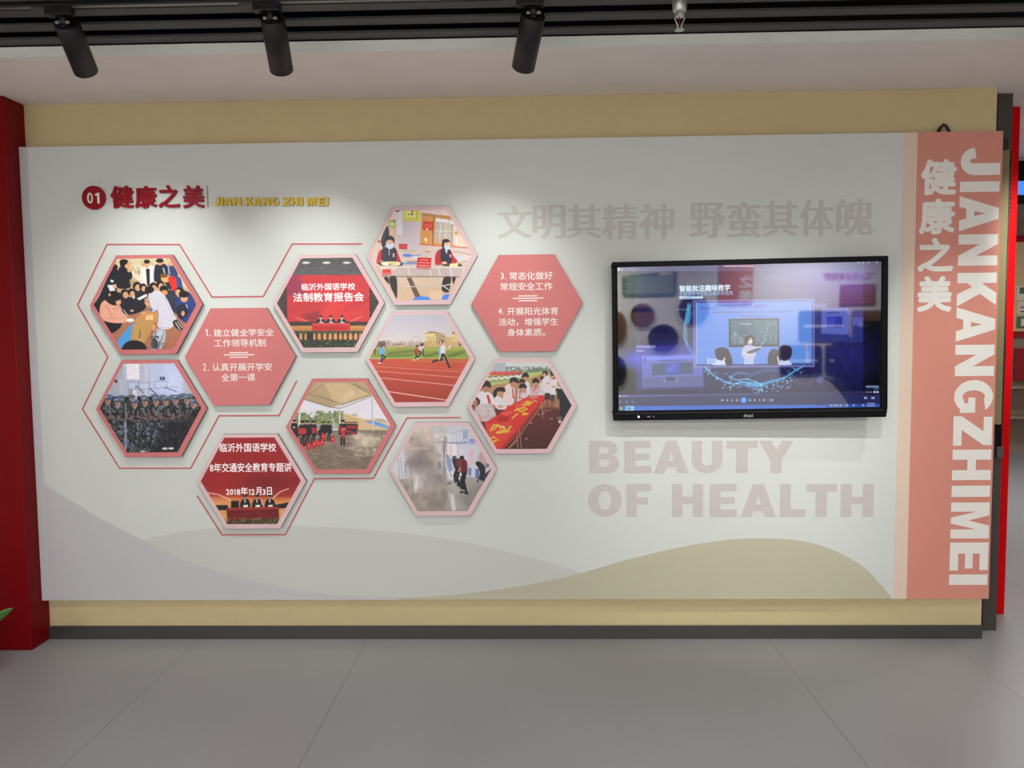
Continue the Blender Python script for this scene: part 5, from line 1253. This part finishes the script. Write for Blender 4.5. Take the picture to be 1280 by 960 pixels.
# ------------------------------------------------------------------ room behind: hanging monitor and display shelf
hm = empty('hanging_monitor', (2.95, 1.60, 2.50), 'black hanging monitor with a blue screen beyond the red post', 'monitor')
MB().box(-0.16, 0.9, 0, 0.06, 0.0, 0.30).build('case', M_bezel, hm, bevel=0.006)
MB().box(-0.14, 0.88, -0.004, 0.002, 0.06, 0.155).build('lit_display', mat('blue_display', (70,130,220), 0.3, emit=0.9), hm)
MB().box(0.0, 0.03, 0.02, 0.04, 0.30, 0.325).build('hanger', M_steel, hm); MB().box(0.7, 0.73, 0.02, 0.04, 0.30, 0.325).build('hanger', M_steel, hm)
sb = empty('display_shelf', (6.9, 6.14, 0), 'taupe display shelf wall with red trims in the room behind', 'shelf')
M_taupe = mat('shelf_taupe', (150,128,112), 0.6, noise=(4,0.05)); M_cream2 = mat('poster_cream', (226,200,150), 0.6); M_deepred = mat('deep_red', (150,14,26), 0.5)
MB().box(-1.4, 0.7, -0.02, 0, 0.0, 3.0).build('back_panel', M_taupe, sb)
MB().box(-1.4, 0.7, -0.04, -0.018, 1.58, 2.72).build('poster_field', M_cream2, sb)
MB().box(-1.4, 0.7, -0.06, -0.018, 2.72, 2.80).build('top_trim', M_deepred, sb)
MB().box(-1.4, 0.7, -0.06, -0.018, 1.50, 1.58).build('bottom_trim', M_deepred, sb)
MB().box(-1.4, 0.7, -0.34, -0.018, 0.86, 0.89).build('shelf_board', M_taupe, sb)
MB().box(-1.4, 0.7, -0.34, -0.018, 0.48, 0.51).build('shelf_board', M_taupe, sb)
def poster(x, z, w, h, mtl, label, bars):
    o = empty('poster', (x, 6.095, z), label, 'poster', 'posters on the far shelf wall')
    MB().box(-w/2, w/2, -0.006, 0.003, 0, h).build('sheet', mtl, o)
    for (a, b, c, d, mm) in bars:
        MB().box(a*w-w/2, b*w-w/2, -0.0075, -0.005, c*h, d*h).build('print_block', mm, o)
M_pw = mat('poster_white', (236,228,216), 0.6); M_pg = mat('poster_green', (96,120,84), 0.6); M_pd = mat('poster_dark', (60,58,62), 0.6)
poster(6.44, 2.18, 0.13, 0.46, M_deepred, 'narrow red poster with pale characters on the far shelf wall', [(.35,.65,.1+.13*k,.2+.13*k,M_pw) for k in range(6)])
poster(6.40, 1.98, 0.30, 0.18, M_pw, 'white poster with a grey print below the narrow red poster', [(.1,.9,.45,.9,M_pg),(.3,.6,.5,.85,M_pd)])
poster(6.42, 1.80, 0.30, 0.16, M_pw, 'white poster with red text rows under the grey print', [(.1,.9,.15,.25,M_deepred),(.1,.9,.5,.6,M_deepred)])
poster(6.39, 1.62, 0.26, 0.15, M_pg, 'green poster lowest on the far shelf wall', [(.2,.8,.2,.8,M_pw)])
rs = empty('red_sign', (6.55, 6.08, 0.94), 'deep red sign board with pale yellow characters on the far shelf', 'sign')
MB().box(-0.32, 0.5, -0.02, 0.0, 0, 0.42).build('board', M_deepred, rs, bevel=0.003)
v, f = fit(glyphs('热心\n公益', spread=0.02), -0.10, 0.12, 0.06, 0.37, -0.0215)
MB().add(v, f).build('characters', mat('pale_yellow', (236,206,150), 0.5), rs)

# ------------------------------------------------------------------ plants
def plant(name, loc, s, leaves, label, seed, green=(74,120,48), potcol=(214,210,204)):
    rng = random.Random(seed)
    root = empty(name, loc, label, 'plant')
    Mg = mat('leaf_%d' % seed, green, 0.45, noise=(9, 0.12)); Mp = mat('pot_%d' % seed, potcol, 0.4); Ms = mat('soil', (52,40,32), 0.9, noise=(40,.2))
    MB().lathe([(0.10*s,0),(0.115*s,0.01*s),(0.15*s,0.26*s),(0.155*s,0.28*s),(0.142*s,0.28*s),(0.135*s,0.25*s)], n=32, cap=True).build('pot', Mp, root)
    MB().lathe([(0.001,0.245*s),(0.137*s,0.25*s)], n=24, cap=False).build('soil', Ms, root)
    for li_, (tip, w) in enumerate(leaves):
        tip = Vector(tip); base = Vector((rng.uniform(-.03,.03)*s, rng.uniform(-.03,.03)*s, 0.24*s))
        mid = base.lerp(tip, .5) + Vector((0,0,0.16*s + 0.12*(tip-base).length))
        if seed == 11 and li_ == 0: mid = base.lerp(tip, .55) + Vector((0, 0, -0.035))
        N = 14; m = MB(); v = []
        side = (tip-base).cross(Vector((0,0,1)))
        if side.length < 1e-3: side = Vector((1,0,0))
        side.normalize()
        if seed == 11 and li_ == 0: side = Vector((-0.25, -0.55, 0.8)).normalized()
        for i in range(N+1):
            t = i/N
            p = base*(1-t)**2 + mid*2*t*(1-t) + tip*t*t
            ww = w*(math.sin(math.pi*min(1, .05+t*.95))**.7)*(1 if t > .25 else .25+3*t) if i < N else 0.0005
            for q in (-1, -.5, 0, .5, 1):
                v.append(tuple(p + side*ww*q + Vector((0,0,abs(q)*ww*.35))))
        f = [(i*5+k, i*5+k+1, (i+1)*5+k+1, (i+1)*5+k) for i in range(N) for k in range(4)]
        o = m.add(v, f, 0, True).build('leaf', Mg, root)
        sd = o.modifiers.new('thickness', 'SOLIDIFY'); sd.thickness = 0.0012
    return root
PT = at(16.8, 759.5, -0.62); PB = (-2.72, -0.62, 0.0)
lv = [((PT[0]-PB[0], 0, PT[2]), 0.034)]
for k in range(9):
    a = 1.0 + k*0.6
    r = 0.22 + 0.05*(k % 3)
    lv.append(((-0.06+r*0.6*math.cos(a)-0.05, r*0.8*math.sin(a)-0.02, 0.52+0.07*((k*2) % 4)), 0.026))
lv = [lv[0]] + [l for l in lv[1:] if l[0][0] < 0.12 and l[0][1] < 0.25]
plant('potted_plant', PB, 0.9, lv, 'potted green plant at the foot of the red column, leaf tip reaching into view', 11)

# ------------------------------------------------------------------ opposite wall, seen as a reflection in the screen
YO = -7.55
_n = np.array(tvM) @ np.array([0, 1, 0])
def mirror_at(cx, cy, Y=YO):
    """where the view ray through a point of the zoomed screen picture lands after the glass turns it back"""
    px, py = cx/3.282+740, cy/3.282+300
    d = _fw*FPX + _ri*(px-640) - _up*(py-480)
    o = TVC + _n*0.006
    P = CAM + d*((o-CAM) @ _n)/(d @ _n)
    r = d - 2*(d @ _n)*_n
    return P + r*((Y-P[1])/r[1])
def opp_poly(pts, n_round=0): return [(float(q[0]), float(q[2])) for q in (mirror_at(*p) for p in pts)]
def rounded(x0, y0, x1, y1, r, n=5):
    out = []
    for cx, cy, a in ((x1-r, y0+r, -90), (x1-r, y1-r, 0), (x0+r, y1-r, 90), (x0+r, y0+r, 180)):
        out += [(cx+r*math.cos(math.radians(a+90*k/n)), cy+r*math.sin(math.radians(a+90*k/n))) for k in range(n+1)]
    return out
def opp_board(name, pts, m, label, cat, group=None, blocks=()):
    P = opp_poly(pts)
    cx = sum(p[0] for p in P)/len(P); cz = min(p[1] for p in P)
    o = empty(name, (cx, YO, cz), label, cat, group)
    MB().prism([(x-cx, z-cz) for x, z in P], 0.0001, 0.025).build('board', m, o)
    for nm, bp, bm_ in blocks:
        Q = opp_poly(bp)
        MB().prism([(x-cx, z-cz) for x, z in Q], 0.02, 0.0262).build(nm, bm_, o)
    return o
M_og = mat('opp_green', (92,124,112), 0.5); M_oo = mat('opp_orange', (206,120,84), 0.5); M_orust = mat('opp_rust', (150,62,36), 0.5)
M_od = mat('opp_photo_dark', (46,44,44), 0.4, noise=(6,.4)); M_ob = mat('opp_photo_brown', (120,84,58), 0.4, noise=(8,.35)); M_ow = mat('opp_pale', (226,222,214), 0.5)
M_otx = mat('opp_text', (214,222,214), 0.5)
opp_board('notice_board', [(122,150),(200,140),(344,128),(343,226),(330,231),(130,233),(122,224)], M_og, 'green notice board with pale text rows on the opposite wall', 'notice board', None,
    [('text_row', [(275,134),(330,130),(330,142),(275,146)], M_otx)] + [('text_row', [(132+7*(k%3),154+9*k),(332,148+9*k),(332,150.5+9*k),(132+7*(k%3),157+9*k)], M_otx) for k in range(8)])
ring = lambda cx, cy, rx, ry, n=36: [(cx+rx*math.cos(2*math.pi*k/n), cy+ry*math.sin(2*math.pi*k/n)) for k in range(n)]
def oval(cx, cy, rx, ry, m, label, blocks=()):
    opp_board('round_photo', ring(cx, cy, rx, ry), M_ow, label, 'photo board', 'round photos on the opposite wall',
              [('photo', ring(cx, cy, rx-3, ry-3), m)] + list(blocks))
oval(206,311,53,54, M_ob, 'round brown photo below the green notice board on the opposite wall', [('pale_band', [(160,280),(252,276),(252,294),(158,298)], M_ow)])
oval(291,404,66,62, M_od, 'round dark photo of a crowd on the opposite wall', [('sky', [(236,378),(250,358),(291,346),(332,358),(346,378),(300,386)], M_ow)])
oval(416,286,66,66, M_od, 'round dark photo right of the green notice board on the opposite wall')
oval(105,362,40,72, M_ob, 'round brown photo at the end of the opposite wall')
oval(105,540,40,66, M_od, 'round dark photo low at the end of the opposite wall')
opp_board('title_strip', [(524,95),(662,92),(656,262),(520,266)], M_oo, 'orange strip with pale upright characters on the opposite wall', 'title strip')
os_ = [o for o in bpy.data.objects if o.name.startswith('title_strip')][0]
q0, q1 = mirror_at(655, 250), mirror_at(600, 100)
lx0, lx1 = sorted((q0[0], q1[0]))
mm = MB()
for k, ch in enumerate('之美'):
    za, zb_ = mirror_at(628, 146+58*k)[2], mirror_at(628, 196+58*k)[2]
    v, f = fit(glyphs(ch, spread=0.03), lx0, lx1, zb_, za, YO+0.0262)
    v = v.copy(); v[:, 0] = (lx0+lx1)-v[:, 0]        # this wall faces the other way
    mm.add(v - np.array(os_.location), f)
mm.build('characters', M_ow, os_)
opp_board('rust_board', [(1017,184),(1158,180),(1158,266),(1012,270)], M_orust, 'rust brown text board on the opposite wall', 'notice board', None,
    [('text_row', [(1028,200+13*k),(1148,197+13*k),(1148,200+13*k),(1028,203+13*k)], mat('opp_rust_text', (206,140,110), .5)) for k in range(5)])
for box, m, lb in [((846,290,1050,414), M_od, 'rounded photo board in the upper row on the opposite wall, beside the rust board'), ((1062,288,1200,414), M_ob, 'rounded photo board below the rust board on the opposite wall'),
                   ((770,432,942,552), M_od, 'rounded photo board in the lower row on the opposite wall, left one'), ((954,430,1110,550), M_od, 'rounded photo board in the lower row on the opposite wall, right one')]:
    opp_board('rounded_photo', rounded(*box, 14), m, lb, 'photo board', 'rounded photos on the opposite wall', [('pale_band', [(box[0]+20,box[1]+60),(box[2]-20,box[1]+58),(box[2]-20,box[1]+66),(box[0]+20,box[1]+68)], M_ow)])
a_, b_ = mirror_at(946, 166), mirror_at(1155, 131)
hx0, hx1 = sorted((a_[0], b_[0]))
v, f = fit(glyphs('"三人行必有我师"', spread=0.02), hx0, hx1, a_[2], b_[2], YO+0.012)
v = v.copy(); v[:, 0] = hx0+hx1-v[:, 0]
o_ = np.array([(hx0+hx1)/2, YO, a_[2]])
tag(MB().add(v-o_, f).build('wall_lettering', M_deepred, loc=tuple(o_)), 'dark red heading lettering on the opposite wall', 'wall lettering')
# lower band of the opposite wall
a_ = mirror_at(700, 560)[2]
struct('baseboard_opposite', MB().box(-4.3, 7.6, YO, YO+0.02, 0, 0.09), M_base, 'dark skirting of the opposite wall', 'baseboard')
dz = mirror_at(1178, 345)[2]
dx = sorted((mirror_at(1120, 400)[0], mirror_at(1215, 400)[0]))
dr = empty('standin_door', ((dx[0]+dx[1])/2, YO, 0), 'tall dark door on the opposite wall, added stand-in for a dark reflected shape', 'door'); dr['kind'] = 'structure'  # added door, darkens the screen reflection where an unidentified shape shows
w_ = (dx[1]-dx[0])/2
MB().box(-w_, w_, 0.0, 0.04, 0, dz).build('door_leaf', mat('door_dark', (26,24,28), 0.6), dr, bevel=0.004)
MB().box(-w_-0.05, -w_, 0, 0.06, 0, dz+0.05).box(w_, w_+0.05, 0, 0.06, 0, dz+0.05).box(-w_, w_, 0, 0.06, dz, dz+0.05).build('door_frame', M_black, dr)
MB().tube([(-w_+0.09,0.04,1.0),(-w_+0.09,0.09,1.0),(-w_+0.2,0.09,1.0)], 0.01, 8).build('door_handle', M_steel, dr)
pc = mirror_at(1120, 600, -6.6)
lv2 = []
rr = random.Random(5)
for k in range(90):
    a = rr.uniform(0, 6.283); h = rr.uniform(0.7, 1.75); r = 0.62*math.sin(math.pi*min(.95, max(.12, (h-.4)/1.6)))*rr.uniform(.6, 1)
    lv2.append(((r*math.cos(a), r*math.sin(a), h), rr.uniform(.09, .14)))
plant('standin_plant', (float(pc[0]), -6.6, 0), 1.2, lv2, 'tall dark leaved plant in a black pot, added stand-in for a dark reflected shape', 23, (22,26,24), (20,20,20))  # added foliage, fills out the same unidentified dark shape in the reflection

# ------------------------------------------------------------------ lamps of the two rooms, with an added rear fill row
def ceiling_lamp(x, y, z, w, d, watts, label, colr=(1.0, 0.985, 0.975)):
    o = empty('ceiling_panel_lamp', (x, y, z), label, 'ceiling lamp', 'ceiling panel lamps')
    MB().box(-w/2-.02, w/2+.02, -d/2-.02, d/2+.02, 0.0, 0.03).build('lamp_frame', M_white, o, bevel=0.003)
    MB().box(-w/2, w/2, -d/2, d/2, -0.002, 0.004).build('diffuser', mat('diffuser', (255,250,244), 0.5, emit=2.0), o)
    li = bpy.data.lights.new('panel_light', 'AREA')
    li.shape = 'RECTANGLE'; li.size = w; li.size_y = d; li.energy = watts; li.color = colr
    lo = bpy.data.objects.new('panel_light', li); COL.objects.link(lo)
    lo.parent = o; lo.location = (0, 0, -0.01)
    return o
for x, n in ((-2.6, 'left'), (0.4, 'middle'), (3.4, 'right')):
    ceiling_lamp(x, -2.75, 2.83, 0.6, 0.6, ROOM_W, 'square ceiling panel lamp above the visitors, %s one of the front row' % n)
    ceiling_lamp(x, -6.65, 2.83, 1.2, 0.4, REAR_FILL_W, 'added oblong fill lamp before the opposite wall, %s one of the rear row' % n)  # added fill: wall bounce brightens fascia, panel and floor from the front
ceiling_lamp(4.4, 3.4, 3.2, 1.2, 0.6, BACK_W, 'ceiling panel lamp in the room behind the partition')
ceiling_lamp(4.8, 1.2, 2.80, 0.5, 0.3, BACK_W*0.3, 'small ceiling lamp in the passage behind the partition')
